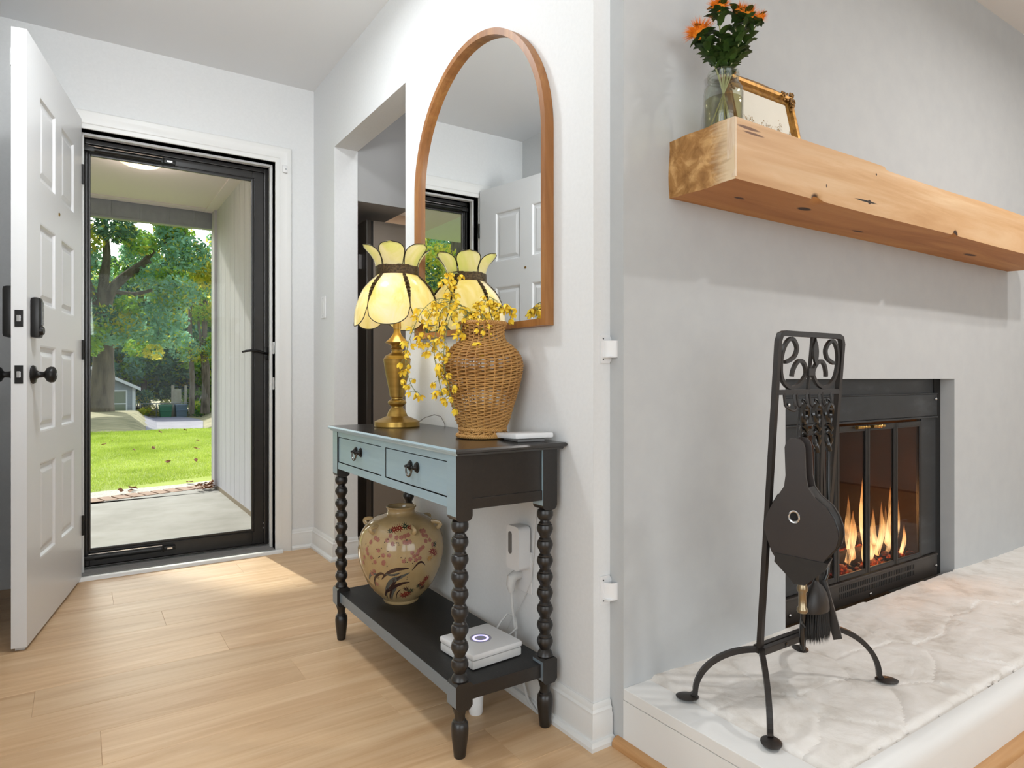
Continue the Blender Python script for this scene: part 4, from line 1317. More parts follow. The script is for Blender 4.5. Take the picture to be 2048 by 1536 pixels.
# end face: brown scorched face, pale raw strip towards the front edge
mend = M['mend']; t = mend.node_tree
tc = N(t, 'ShaderNodeTexCoord'); sx = N(t, 'ShaderNodeSeparateXYZ'); t.links.new(tc.outputs['Object'], sx.inputs[0])
nzv = noise(t, coords(t, (1, 1, 9)), 14, 4)
ad = N(t, 'ShaderNodeMath', operation='MULTIPLY_ADD'); ad.inputs[1].default_value = .07; t.links.new(nzv, ad.inputs[0]); t.links.new(sx.outputs[1], ad.inputs[2])
mrg = N(t, 'ShaderNodeMapRange'); mrg.inputs['From Min'].default_value = -.205; mrg.inputs['From Max'].default_value = -.150; mrg.inputs['To Min'].default_value = 1; mrg.inputs['To Max'].default_value = 0
t.links.new(ad.outputs[0], mrg.inputs[0])
old = bsdf(mend).inputs['Base Color'].links[0].from_socket
t.links.new(mixc(t, mrg.outputs[0], old, '#e0c8a4'), bsdf(mend).inputs['Base Color'])
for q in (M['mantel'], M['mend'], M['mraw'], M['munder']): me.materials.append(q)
me.polygons.foreach_set('use_smooth', [True] * len(me.polygons))
try: me.set_sharp_from_angle(angle=math.radians(35))
except Exception: pass
bo = D.objects.new('beam', me); COL.objects.link(bo); bo.parent = man; bo.matrix_parent_inverse = world_of(man).inverted()
MB().box(mx0 - .0008, mx0 + .006, myf - .001, myf + .022, mz0_ + .006, mz1_ - .001, .0006).obj('corner_strip', M['mraw'], man)

# ---------------- jar of thistles
VX, VY, VZ = .290, -.165, mz1_
vase = thing('glass_jar', 'clear glass mason jar of water holding orange thistle flowers', 'jar', (VX, VY, VZ))
jp = [(0, .002), (.040, .002), (.0455, .006), (.048, .014), (.0485, .100), (.047, .112), (.041, .122), (.0365, .127), (.0365, .130), (.0375, .132), (.0375, .150), (.0385, .153), (.037, .156), (.0345, .153), (.0345, .130), (.0385, .122), (.0445, .110), (.0460, .100), (.0455, .014), (.043, .008), (0, .006)]
MB().lathe(jp, (VX, VY, VZ), 40, False).obj('glass_body', M['jarglass'], vase, 50)
MB().lathe([(0, .007), (.042, .009), (.0452, .015), (.0455, .085), (0, .085)], (VX, VY, VZ), 40, False).obj('water', M['water'], vase, 50)
for zz, r_ in ((.137, .0385), (.145, .0385)):
    MB().tube([(VX + r_ * math.cos(a), VY + r_ * math.sin(a), VZ + zz) for a in [2 * PI * i / 32 for i in range(32)]], .0011, 5, closed=True).obj('thread', M['jarglass'], vase, True)
def leaf_on(m, p, d, L_, w_, upv=(0, 0, 1)):
    d = Vector(d).normalized(); s_ = d.cross(Vector(upv)); 
    if s_.length < .01: s_ = d.orthogonal()
    s_.normalize(); nn = s_.cross(d)
    p = Vector(p)
    v = []; f = []
    for i in range(6):
        t = i / 5
        ww = w_ * math.sin(PI * min(.97, .12 + .85 * t))
        c_ = p + d * (L_ * t) + nn * (L_ * .18 * math.sin(PI * t * .8))
        v += [c_ - s_ * ww + nn * ww * .3, c_, c_ + s_ * ww + nn * ww * .3]
    for i in range(5):
        for j in range(2):
            q = i * 3 + j
            f.append((q, q + 1, q + 4, q + 3))
    m.add(v, f)
heads = [((-.060, .00, 1.795), .030, 'leftmost large orange thistle flower in the glass jar'), ((-.012, .0, 1.858), .0235, 'tallest orange thistle flower in the glass jar'), ((.047, .02, 1.858), .020, 'orange thistle flower at the upper right back of the bunch'),
         ((.052, -.03, 1.822), .0235, 'orange thistle flower facing forward in the middle right of the bunch'), ((.092, .0, 1.830), .017, 'smallest and rightmost orange thistle flower in the glass jar'), ((.010, -.01, 1.775), .012, 'half hidden orange thistle deep inside the dark leaves')]
rt = random.Random(11)
for hi, ((a, b, z), r_, lab) in enumerate(heads):
    r_ *= 1.22; z += .004
    hp = Vector((VX, VY, z)) + camright * a + fwd * b
    ft = Vector((VX, VY, VZ + .02)) + camright * (-a * .35) + fwd * (-b * .5)
    mid = Vector((VX, VY, VZ + .15)) + camright * (a * .22) + fwd * b * .2
    tt = thing('thistle_stem', lab, 'flower', tuple(ft), 0, 'orange thistles in the glass jar')
    P = catmull([ft, mid, hp.lerp(mid, .45), hp], 6)
    MB().tube(P, .0020, 6).obj('stem', M['pstem'], tt, True)
    ax = (hp - P[-4]).normalized()
    hd = MB()
    q4 = ax.to_track_quat('Z', 'Y').to_matrix().to_4x4()
    m0 = MB()
    for s_i in range(int(260 * (r_ / .025) ** 1.5)):
        el = math.acos(1 - rt.random() * 1.02)
        az = rt.random() * 2 * PI
        dv = Vector((math.sin(el) * math.cos(az), math.sin(el) * math.sin(az), math.cos(el) * .8))
        L_ = r_ * rt.uniform(.95, 1.4)
        s1 = dv.orthogonal().normalized() * .0009
        b0 = dv * r_ * .15
        m0.add([b0 + s1, b0 - s1, dv * L_], [(0, 1, 2)])
    m0.sphere((0, 0, 0), r_ * .55, 8, 6)
    m0.xf(Matrix.Translation(hp) @ q4)
    m0.obj('flower_head', M['orange'], tt)
    lv = MB()
    for k in range(11):
        az = 2 * PI * k / 11 + rt.random()
        dv = q4.to_3x3() @ Vector((math.cos(az), math.sin(az), rt.uniform(-.5, .2)))
        leaf_on(lv, hp - ax * r_ * .55, dv, r_ * rt.uniform(.8, 1.05), r_ * .34, ax)
    nst = 26 if r_ > .013 else 14
    for k in range(nst):
        i = int(len(P) * (.36 + .60 * k / nst))
        i = min(i, len(P) - 2)
        if P[i].z < VZ + .135: continue
        az = k * 2.4 + hi
        dv = Vector((math.cos(az), math.sin(az), rt.uniform(-.1, .7)))
        leaf_on(lv, P[i], dv, rt.uniform(.026, .044), rt.uniform(.008, .0125))
    lv.obj('leaf', M['leafd'], tt, 60)
for (a, lab) in ((-.02, 'bare pale flower stem standing left in the glass jar'), (.022, 'bare pale flower stem standing right in the glass jar')):
    p0 = Vector((VX, VY, VZ + .015)) + camright * (-a * .8)
    tt = thing('thistle_stem', lab, 'flower', tuple(p0), 0, 'orange thistles in the glass jar')
    P = catmull([p0, Vector((VX, VY, VZ + .15)) + camright * a * .6, Vector((VX, VY, 1.76)) + camright * a * 2.2 + fwd * .02], 6)
    MB().tube(P, .0018, 6).obj('stem', M['pstem'], tt, True)
    lv = MB()
    for k in range(20):
        i = min(len(P) - 1, int(len(P) * (.6 + .42 * k / 20)))
        az = k * 2.4
        leaf_on(lv, P[i], (math.cos(az), math.sin(az), rt.uniform(0, .6)), rt.uniform(.026, .040), .011)
    lv.obj('leaf', M['leafd'], tt, 60)

# ---------------- gilt framed picture leaning on the chimney breast
px0, px1, pz0, pz1 = .400, .712, mz1_ + .001, 1.768
pic = thing('framed_print', 'ornate gilt picture frame with a sepia plant print on the mantel', 'picture', ((px0 + px1) / 2, -.09, pz0))
lean = Matrix.Translation((0, -.112, pz0)) @ Matrix.Rotation(math.radians(-12), 4, 'X') @ Matrix.Translation((0, .112 - .112 + .112 * 0, -pz0))
def L3(m): return m.xf(lean)
fw = .034
fm = MB()
pf = [(0, 0), (0, .012), (.006, .017), (.014, .015), (.020, .009), (.026, .011), (.030, .009), (.034, .004), (.034, 0)]
V = []; n = len(pf)
bow = 10
cor = []
for (cxx, czz, dx, dz) in [(px0, pz0, 1, 1), (px1, pz0, -1, 1), (px1, pz1, -1, -1), (px0, pz1, 1, -1)]:
    cor.append((cxx, czz, dx, dz))
ring = []
for e in range(4):
    a, b = cor[e], cor[(e + 1) % 4]
    for s_i in range(bow):
        t = s_i / bow
        swell = -.006 * math.sin(PI * t) ** 2 if e in (1, 2) or True else 0
        x = a[0] + (b[0] - a[0]) * t; z = a[1] + (b[1] - a[1]) * t
        # inward direction
        if s_i == 0: ix, iz = a[2], a[3]
        else:
            ix, iz = ((0, 1), (-1, 0), (0, -1), (1, 0))[e]
        ring.append((x, z, ix, iz, swell if s_i else 0))
for (x, z, ix, iz, sw_) in ring:
    for (d, h) in pf:
        dd = d - sw_ * -1 if d == 0 else d
        V.append((x + ix * dd, -h, z + iz * dd))
F = []
m_ = len(ring)
for i in range(m_):
    j = (i + 1) % m_
    for k_ in range(n):
        F.append((i * n + k_, i * n + (k_ + 1) % n, j * n + (k_ + 1) % n, j * n + k_))
L3(MB().add(V, F)).obj('frame', M['gilt'], pic, 30)
L3(MB().box(px0 + .033, px1 - .033, -.006, -.004, pz0 + .033, pz1 - .033)).obj('print_sheet', M['paper'], pic)
L3(MB().box(px0 + .01, px1 - .01, -.002, .002, pz0 + .01, pz1 - .01)).obj('backing_board', mat('brown_board', '#6b553a', .9), pic)
for (cxx, czz, dx, dz) in cor:
    o_m = MB()
    rc = random.Random(int(cxx * 1000 + czz * 10))
    for k_ in range(46):
        u_ = rc.random() ** 1.4 * .062; v_ = rc.uniform(0, .030)
        if rc.random() < .5: u_, v_ = v_, u_
        o_m.sphere((cxx + dx * (u_ - .003), -.015 - rc.uniform(0, .004), czz + dz * (v_ - .003)), rc.uniform(.003, .0058), 6, 4, (1, .7, 1))
    L3(o_m).obj('corner_ornament', M['giltd'], pic, True)
# sepia plants printed on the sheet
rs = random.Random(9)
sp_ = MB(); sp2 = MB()
for k_ in range(13):
    x0 = px0 + .07 + k_ * .0155
    base_z = pz0 + .03
    P = [Vector((x0 + rs.uniform(-.004, .004), -.0065, base_z))]
    hgt = rs.uniform(.05, .10)
    for q in range(1, 7):
        P.append(Vector((x0 + (k_ - 6) * .0012 * q + rs.uniform(-.003, .003), -.0065, base_z + hgt * q / 6)))
    for a, b in zip(P, P[1:]):
        sp2.add([a + Vector((-.0006, 0, 0)), a + Vector((.0006, 0, 0)), b + Vector((.0005, 0, 0)), b + Vector((-.0005, 0, 0))], [(0, 1, 2, 3)])
    for q in range(26):
        c_ = P[rs.randint(2, 6)] + Vector((rs.uniform(-.010, .010), -.0002, rs.uniform(-.006, .012)))
        aa = rs.uniform(0, PI); r1 = rs.uniform(.002, .005); r2 = r1 * .3
        sp_.add([c_ + Vector((r1 * math.cos(aa), 0, r1 * math.sin(aa))), c_ + Vector((-r2 * math.sin(aa), 0, r2 * math.cos(aa))), c_ - Vector((r1 * math.cos(aa), 0, r1 * math.sin(aa))), c_ - Vector((-r2 * math.sin(aa), 0, r2 * math.cos(aa)))], [(0, 1, 2, 3)])
L3(sp_).obj('printed_foliage', M['sepia'], pic)
L3(sp2).obj('printed_stems', M['sepia2'], pic)

# ================================================================ HEARTH
HT = .147
hx0, hx1, hyf = .056, 2.72, -.587
hea = sempty('hearth', 'raised hearth of cream-painted flagstones with a white wooden edge', ((hx0 + hx1) / 2, (hyf + YC) / 2, 0))
MB().box(hx0 + .002, hx1, hyf + .006, YC, 0, .112).obj('base', M['mortar'], hea)
e1 = MB().poly([(hx0 - .0005, -.0), (hx0 - .0005, .1185), (hx0 + .018, .1185), (hx0 + .018, 0)], (hyf, YC), 'Y')
e1.obj('side_board', M['trim'], hea)
MB().box(hx0 - .0005, hx0 + .090, hyf, YC, .1195, HT + .0005, .0018).obj('edge_board', M['trim'], hea)
MB().poly([(hyf, 0), (hyf, .110), (hyf + .004, .126), (hyf + .014, .139), (hyf + .026, HT - .001), (hyf + .040, HT - .001), (hyf + .040, 0)], (hx0 + .090, hx1), 'X').obj('front_board', M['trim'], hea, 45)
bx = [(-.0, 0), (-.020, 0), (-.020, .010), (-.016, .018), (-.008, .022), (0, .023)]
ml = MB().sweep([(hx0, YC + .02), (hx0, hyf)], [(d, z) for d, z in bx]); ml.obj('oak_quarter_round', M['oakmouldY'], hea, 40)
ml = MB().sweep([(hx0 - .0, hyf), (hx1, hyf)], [(d * 1.15, z * 1.15) for d, z in bx]); ml.obj('oak_quarter_round', M['oakmould'], hea, 40)
# flagstones: one mesh per stone, cut along cell borders
seeds = [(.25, -.15), (.22, -.36), (.30, -.50), (.50, -.20), (.47, -.43), (.78, -.16), (.74, -.36), (.86, -.50), (1.08, -.20), (1.10, -.43), (1.38, -.15), (1.40, -.40), (1.70, -.22), (1.72, -.46), (2.02, -.17), (2.05, -.42), (2.35, -.25), (2.55, -.45), (.60, -.53)]
sa = np.array(seeds)
st_ = .0075
x0_, x1_, y0_, y1_ = hx0 + .084, 2.60, hyf + .030, YC + .0
gx = np.arange(x0_, x1_ + st_, st_); gy = np.arange(y0_, y1_ + st_ * .5, st_)
gy = np.append(gy[gy < y1_ + .10], [])
# the floor of the fire opening continues under the insert
from mathutils import noise as mn
def hz(x, y):
    wx = x + .035 * mn.noise(Vector((x * 6, y * 6, 1.7))) ; wy = y + .035 * mn.noise(Vector((x * 6, y * 6, 8.1)))
    d = np.sqrt(((sa[:, 0] - wx) * .8) ** 2 + (sa[:, 1] - wy) ** 2)
    o = np.argsort(d)
    c = int(o[0]); gap = d[o[1]] - d[o[0]]
    h = .0060 + .0045 * mn.noise(Vector((x * 5, y * 5, c * 3.1))) + .0022 * mn.noise(Vector((x * 24, y * 24, 2.0))) + .0012 * mn.noise(Vector((x * 70, y * 70, 3.0)))
    tilt = ((c * 37) % 7 - 3) * .0009
    h += tilt * (x - sa[c, 0]) * 6
    g = min(1, gap / .020)
    h -= .0042 * (1 - g) ** 2.2
    e = min(1, max(0, (y - (hyf + .045 + .010 * mn.noise(Vector((x * 14, 0, 5))))) / .010))
    h -= (1 - e) * (.018 + .006 * mn.noise(Vector((x * 40, y * 40, 1))))
    el = min(1, max(0, (x - (hx0 + .098 + .010 * mn.noise(Vector((0, y * 14, 5))))) / .008))
    h -= (1 - el) * .010
    return HT + h, c
Z = np.zeros((len(gx), len(gy))); Cc = np.zeros((len(gx), len(gy)), int)
for i, x in enumerate(gx):
    for j, y_ in enumerate(gy):
        Z[i, j], Cc[i, j] = hz(x, y_)
for c in range(len(seeds)):
    idx = {}; v = []; f = []
    for i in range(len(gx) - 1):
        for j in range(len(gy) - 1):
            if Cc[i, j] == c:
                q = []
                for (a, b) in ((i, j), (i + 1, j), (i + 1, j + 1), (i, j + 1)):
                    if (a, b) not in idx:
                        idx[(a, b)] = len(v); v.append((gx[a], gy[b], Z[a, b]))
                    q.append(idx[(a, b)])
                f.append(tuple(q))
    if f:
        MB().add(v, f).obj('stone', M['stone'], hea, 89)
ru = MB()
rr_ = random.Random(4)
for k_ in range(120):
    x = rr_.uniform(hx0 + .12, 2.5); s_ = rr_.uniform(.003, .009)
    ru.sphere((x, hyf + .044 + rr_.uniform(-.004, .012), HT - .006 + rr_.uniform(-.003, .003)), s_, 6, 4, (1.6, .8, .6))
tag(ru.obj('mortar_crumbs', M['stone'], hea, True), kind='stuff')

# ================================================================ FIREPLACE INSERT
ins = thing('fireplace_insert', 'dark steel fireplace insert with four folding glass doors', 'fireplace', ((FX0 + FX1) / 2, 0, HT))
PY_ = .004
D0, D1, DZ0, DZ1 = .884, 1.668, .222, .764
sf = MB()
sf.box(FX0 + .001, FX1 - .001, PY_, PY_ + .010, .859, FZ - .0005).box(FX0 + .001, D0, PY_ + .001, PY_ + .010, .13, .859).box(D1, FX1 - .001, PY_ + .001, PY_ + .010, .13, .859)
sf.box(D0, D1, PY_ + .001, PY_ + .010, .764, .859)
sf.obj('surround', M['steel'], ins)
MB().box(.78, 1.790, PY_ - .012, PY_ + .001, .770, .857, .003).box(.78, 1.79, PY_ - .016, PY_ + .001, .763, .770, .002).box(.78, 1.79, PY_ - .014, PY_ + .001, .857, .861, .001).obj('hood', M['steel'], ins)
MB().box(FX1 - .055, FX1 - .001, PY_ - .002, PY_ + .002, .13, FZ - .0005).obj('side_flange', M['slot'], ins)
MB().box(D1 + .006, 1.790, PY_ - .006, PY_ + .002, .225, .766, .002).obj('side_post', M['steel'], ins)
MB().box(.78, D0 - .004, PY_ - .006, PY_ + .002, .225, .766, .002).obj('side_post', M['steel'], ins)
bb = MB().box(.78, 1.790, PY_ - .012, PY_ + .002, .137, .216, .002).box(.78, 1.79, PY_ - .016, PY_ + .002, .214, .222, .002)
bbo = bb.obj('lower_grille', noisy('grille_steel', [(0.3, '#35302c'), (0.7, '#423c37')], 5, rough=0.42, metal=0.3), ins)
vs = MB()
for k_ in range(44):
    x = 1.09 + k_ * .0118
    for z in (.165, .189):
        vs.box(x, x + .0052, PY_ - .0127, PY_ - .0118, z, z + .017)
tag(vs.obj('vent_slots', M['slot'], bbo), kind='stuff')
for (x, z) in ((.800, .836), (1.775, .838), (.806, .167), (1.775, .175), (1.285, .150)):
    MB().sphere((x, PY_ - .015, z), .0062, 12, 8, (1, .6, 1)).obj('bolt', M['chrome'], ins, True)
# doors: two folding pairs
def fdoor(x0, x1, y0, y1):
    d = MB()
    th_ = math.atan2(y1 - y0, x1 - x0)
    Lg = math.hypot(x1 - x0, y1 - y0)
    mt = Matrix.Translation((x0, y0, 0)) @ Matrix.Rotation(th_, 4, 'Z')
    pframe(d, .001, Lg - .001, DZ0 + .002, DZ1 - .010, .013, .013, .016, .018, -.006, .006, bev=.002)
    d.xf(mt)
    o = d.obj('glass_door', M['steelf'], ins)
    g_ = MB().box(.012, Lg - .012, -.002, .002, DZ0 + .016, DZ1 - .026).xf(mt).obj('glass_pane', M['fireglass'], o)
    b_ = MB()
    pframe(b_, .013, Lg - .013, DZ0 + .017, DZ1 - .027, .004, .004, .004, .004, -.0045, -.002, bev=.001)
    b_.xf(mt).obj('bead', M['steel'], o)
    return o
w4 = (D1 - D0) / 4
fdoor(D0 + 2 * w4, D0 + 3 * w4, PY_ - .004, PY_ - .004)
fdoor(D0 + 3 * w4, D1, PY_ - .004, PY_ - .004)
fdoor(D0 + w4, D0 + 2 * w4, PY_ - .004, PY_ - .004)
fdoor(D0, D0 + w4, PY_ - .004, PY_ - .004)
hb = MB()
for sgn in (-1, 1):
    xc = (D0 + D1) / 2 + sgn * .052
    pts = [(xc + d, PY_ - .020, .748) for d in [-.040 + .08 * i / 16 for i in range(17)]]
    hb.tube(pts, [.0045 + .0016 * math.sin(i * 2.2) + (.002 if i in (0, 16) else 0) for i in range(17)], 10)
    for q in (-.026, .026):
        hb.tube([(xc + q, PY_ - .020, .748), (xc + q, PY_ - .006, .748)], .003, 8)
hb.obj('brass_handle', M['brassy'], ins, True)
# fire box
MB().box(D0 - .02, 1.84, .42, .44, .14, .80).box(D0 - .03, D0 - .02, .012, .44, .14, .8).box(1.832, 1.842, .016, .44, .14, .8).box(D0 - .03, 1.84, .016, .44, .13, .145).box(D0 - .03, 1.84, .016, .44, .80, .81).obj('firebox', M['soot'], ins)
# grate and logs
gr = thing('fire_grate', 'black iron log grate inside the fireplace', 'grate', (1.5, .2, .145))
gm_ = MB()
for k_ in range(9):
    x = 1.25 + k_ * .0625
    gm_.tube([(x, .08, .225), (x, .095, .195), (x, .34, .195), (x, .36, .24)], .006, 4)
gm_.tube([(1.24, .12, .19), (1.77, .12, .19)], .007, 4).tube([(1.24, .32, .19), (1.77, .32, .19)], .007, 4)
for x in (1.28, 1.73):
    for y_ in (.12, .32): gm_.tube([(x, y_, .19), (x, y_, .145)], .007, 4)
gm_.obj('bars', M['iron'], gr)
M['log'] = noisy('charred_log', [(0.35, '#15100d'), (0.55, '#3a2a22'), (0.72, '#6a5446')], 9, (3, 1, 1), 0.95, bmp=0.8, bdist=.01)
M['ember'] = D.materials.new('glowing_ember'); M['ember'].use_nodes = True
t = M['ember'].node_tree
fe = noise(t, coords(t, (1, 1, 1)), 45, 4)
bsdf(M['ember']).inputs['Base Color'].default_value = lin('#1a0f0b')
t.links.new(ramp(t, fe, [(0.40, '#080303'), (0.52, '#7a1c08'), (0.63, '#ff6a2a')]), bsdf(M['ember']).inputs['Emission Color'])
bsdf(M['ember']).inputs['Emission Strength'].default_value = 1.3
lg = random.Random(2)
for (a, b, r_, lab) in [((1.23, .12, .235), (1.71, .13, .24), .028, 'charred front log lying low in the fire'), ((1.28, .27, .24), (1.74, .24, .245), .032, 'charred back log lying low in the fire'), ((1.27, .18, .285), (1.60, .22, .295), .026, 'upper left log burning across the fire'), ((1.46, .15, .29), (1.74, .19, .280), .024, 'upper right log burning across the fire')]:
    t_ = thing('log', lab, 'log', a, 0, 'logs in the fireplace')
    pts = [Vector(a).lerp(Vector(b), i / 10) + Vector((0, lg.uniform(-.003, .003), lg.uniform(-.003, .003))) for i in range(11)]
    MB().tube(pts, [r_ * lg.uniform(.88, 1.1) for _ in pts], 12).obj('log_body', M['log'], t_, 50)
em = MB()
for k_ in range(170):
    em.sphere((lg.uniform(1.22, 1.75), lg.uniform(.06, .34), .200 + lg.uniform(0, .030)), lg.uniform(.007, .018), 7, 5, (1.3, 1, .7))
tag(em.obj('glowing_embers', M['ember'], None, True), 'bed of glowing orange embers under the logs', 'embers', kind='stuff')
# flames
fm_ = D.materials.new('flame'); fm_.use_nodes = True
t = fm_.node_tree; t.nodes.clear()
o_ = N(t, 'ShaderNodeOutputMaterial'); mx = N(t, 'ShaderNodeMixShader'); trn = N(t, 'ShaderNodeBsdfTransparent'); em_ = N(t, 'ShaderNodeEmission')
tc = N(t, 'ShaderNodeTexCoord'); sx = N(t, 'ShaderNodeSeparateXYZ'); t.links.new(tc.outputs['Generated'], sx.inputs[0])
t.links.new(ramp(t, sx.outputs[2], [(0, '#ffbe7a'), (.25, '#ffe6b4'), (.6, '#ffcf8c'), (1, '#f0954c')]), em_.inputs[0])
em_.inputs[1].default_value = 4.6
fl1 = N(t, 'ShaderNodeMapRange'); fl1.inputs['From Min'].default_value = .15; fl1.inputs['From Max'].default_value = 1.0; fl1.inputs['To Min'].default_value = .60; fl1.inputs['To Max'].default_value = .05
t.links.new(sx.outputs[2], fl1.inputs[0])
nf = noise(t, coords(t, (22, 22, 5)), 1.6, 3, .5, .8)
m2 = N(t, 'ShaderNodeMapRange'); m2.inputs['From Min'].default_value = .35; m2.inputs['From Max'].default_value = .65; t.links.new(nf, m2.inputs[0])
mu = N(t, 'ShaderNodeMath', operation='MULTIPLY'); t.links.new(fl1.outputs[0], mu.inputs[0]); t.links.new(m2.outputs[0], mu.inputs[1])
ad = N(t, 'ShaderNodeMath', operation='ADD'); ad.inputs[1].default_value = .02; ad.use_clamp = True; t.links.new(mu.outputs[0], ad.inputs[0])
t.links.new(ad.outputs[0], mx.inputs[0]); t.links.new(trn.outputs[0], mx.inputs[1]); t.links.new(em_.outputs[0], mx.inputs[2]); t.links.new(mx.outputs[0], o_.inputs[0])
fire = thing('fire', 'orange flames rising from the logs behind the fireplace glass', 'fire', (1.5, .15, .26))
for (x, y_, z0, h, r_, sw_) in [(1.10, .12, .23, .17, .022, .012), (1.15, .14, .24, .24, .024, -.014), (1.20, .17, .24, .17, .026, .012), (1.26, .14, .24, .33, .030, -.016), (1.31, .12, .23, .21, .022, .014), (1.36, .16, .24, .16, .022, -.010), (1.42, .14, .24, .25, .024, .012), (1.46, .16, .25, .15, .020, -.014), (1.385, .12, .23, .12, .018, .01), (1.51, .15, .25, .17, .013, .008), (1.23, .11, .22, .12, .022, .01), (1.335, .19, .24, .27, .020, -.012), (1.06, .16, .24, .16, .02, .01), (1.175, .10, .22, .11, .018, -.006), (1.45, .10, .22, .12, .016, .01)]:
    x += .215; y_ -= .035
    pts = []; rr = []
    for i in range(18):
        t_ = i / 17
        pts.append((x + sw_ * math.sin(t_ * 5.5) + sw_ * 1.5 * t_, y_ + sw_ * .6 * math.cos(t_ * 4), z0 + h * t_))
        rr.append(max(.0006, r_ * (math.sin(PI * min(1, (.22 + .78 * t_))) ** .9) * (1 - .45 * t_) + .0))
    MB().tube(pts, rr, 12, cap=False, flat=(1, .45), up=(1, 0, 0)).obj('flame', fm_, fire, True)
    pts2 = [(p[0], p[1] + .001, p[2] - .0) for p in pts[:13]]
    MB().tube(pts2, [q * .5 * (1 - i / 13) + .0005 for i, q in enumerate(rr[:13])], 10, cap=False, flat=(1, .4), up=(1, 0, 0)).obj('flame', fm_, fire, True)
fp = D.lights.new('fire_light', 'POINT'); fp.energy = 5.0; fp.color = (1.0, .55, .22); fp.shadow_soft_size = .08
fo = D.objects.new('fire_light', fp); fo.location = (1.50, .12, .40); COL.objects.link(fo)

# ================================================================ FIRE TOOL STAND
HZ = HT + .007
std = thing('fire_tool_stand', 'black wrought iron fire tool stand with scrollwork on the hearth', 'tool stand', (.38, -.29, HT))
bz = .272
ir = M['iron']
MB().box(.262, .535, -.306, -.292, bz, bz + .016, .001).box(.262, .535, -.288, -.274, bz, bz + .016, .001).obj('base_bar', ir, std)
for x in (.345, .490):
    MB().lathe([(0, 0), (.005, 0), (.005, .002), (0, .003)], (0, 0, 0), 10).xf(Matrix.Translation((x, -.3058, bz + .008)) @ Matrix.Rotation(PI / 2, 4, 'X')).obj('screw', M['ironglo'], std)
for (x0, fx_, fy_) in ((.268, .158, -.188), (.268, .150, -.398), (.530, .620, -.383), (.530, .614, -.176)):
    pts = []
    for i in range(19):
        a = PI / 2 * i / 18
        pts.append((x0 + (fx_ - x0) * math.sin(a), -.29 + (fy_ + .29) * math.sin(a), bz + .008 - (bz + .008 - HZ - .012) * (1 - math.cos(a))))
    dxy = Vector((fx_ - x0, fy_ + .29, 0)).normalized()
    pts.append(tuple(Vector(pts[-1]) + dxy * .006 + Vector((0, 0, -.006))))
    lg_ = MB().tube(pts, .0085, 4, up=(dxy.y, -dxy.x, 0)).obj('leg', ir, std)
    e_ = Vector(pts[-1]) + dxy * .012
    MB().lathe([(0, 0), (.021, .001), (.022, .004), (.016, .007), (0, .008)], (0, 0, 0), 16).xf(Matrix.Translation((e_.x, e_.y, HZ - .001)) @ Matrix.Rotation(math.atan2(dxy.y, dxy.x), 4, 'Z') @ Matrix.Scale(1.25, 4, (1, 0, 0))).obj('foot', ir, lg_, True)
def FP(xn, z, d=0.0):
    s_ = (z - bz) / (1.03 - bz)
    return (xn, -.290 - .072 * s_ + d, z)
XLf = lambda z: .264 - .030 * (z - bz) / .76
XRf = lambda z: .510 - .020 * (z - bz) / .76
zt_ = 1.022
pts = [FP(XLf(bz), bz), FP(XLf(zt_ - .018), zt_ - .018), FP(XLf(zt_) + .006, zt_ - .004), FP(XLf(zt_) + .018, zt_), FP(XRf(zt_) - .018, zt_), FP(XRf(zt_) - .006, zt_ - .004), FP(XRf(zt_ - .018), zt_ - .018), FP(XRf(bz), bz)]
MB().tube(pts, .0085, 4, up=(0, 1, 0)).obj('frame', ir, std, 30)
MB().tube([FP(XLf(.888), .888), FP(XRf(.888), .888)], .0085, 4, up=(0, 1, 0)).obj('cross_bar', ir, std)
xm = (XLf(.95) + XRf(.95)) / 2
MB().tube([FP(xm, .890), FP(xm, zt_)], .0045, 4, up=(0, 1, 0)).obj('centre_rod', ir, std)
lf_ = [(0, 0), (.006, .010), (.0095, .022), (.0105, .034), (.008, .048), (.003, .058), (0, .066), (-.003, .058), (-.008, .048), (-.0105, .034), (-.0095, .022), (-.006, .010)]
zz0 = .950
y_ = FP(0, .98)[1]
MB().poly([(xm + .008 + a, zz0 + b) for a, b in lf_], (y_ - .009, y_ - .004), 'Y').obj('iron_leaf', ir, std)
MB().box(xm - .013, xm + .013, FP(0, .934)[1] - .008, FP(0, .934)[1] + .008, .926, .943, .001).obj('collar', ir, std)
for sgn in (-1, 1):
    # large C scroll
    P = []
    for (a, b) in [(.099, .957), (.086, .960), (.066, .970), (.058, .988), (.068, 1.004), (.083, 1.011), (.099, 1.002), (.111, .980), (.114, .950), (.107, .922), (.088, .904), (.063, .898), (.036, .907), (.018, .924), (.012, .936)]:
        P.append(Vector(FP(xm + sgn * a, b)))
    P = catmull(P, 5)
    MB().tube([tuple(p) for p in P], .0056, 4, up=(0, 1, 0)).obj('scroll', ir, std, 40)
    P = []
    for (a, b) in [(.012, .925), (.018, .945), (.030, .958), (.045, .961), (.059, .951), (.067, .936), (.069, .924)]:
        P.append(Vector(FP(xm + sgn * a, b)))
    MB().tube([tuple(p) for p in catmull(P, 5)], .0056, 4, up=(0, 1, 0)).obj('scroll', ir, std, 40)
hooks = [.285, .334, .384, .436]
for hx in hooks:
    P = [Vector(FP(hx - .019 + .019 - .019 * math.cos(a), .858 - .012 * math.sin(a) - 0, -.010 - .010 * math.sin(a))) for a in [PI * i / 8 for i in range(9)]]
    P = [Vector(FP(hx - .019, .886, -.004))] + P + [Vector(FP(hx + .019, .886, -.004))]
    MB().tube([tuple(p) for p in P], .0032, 6).obj('hook', ir, std, True)
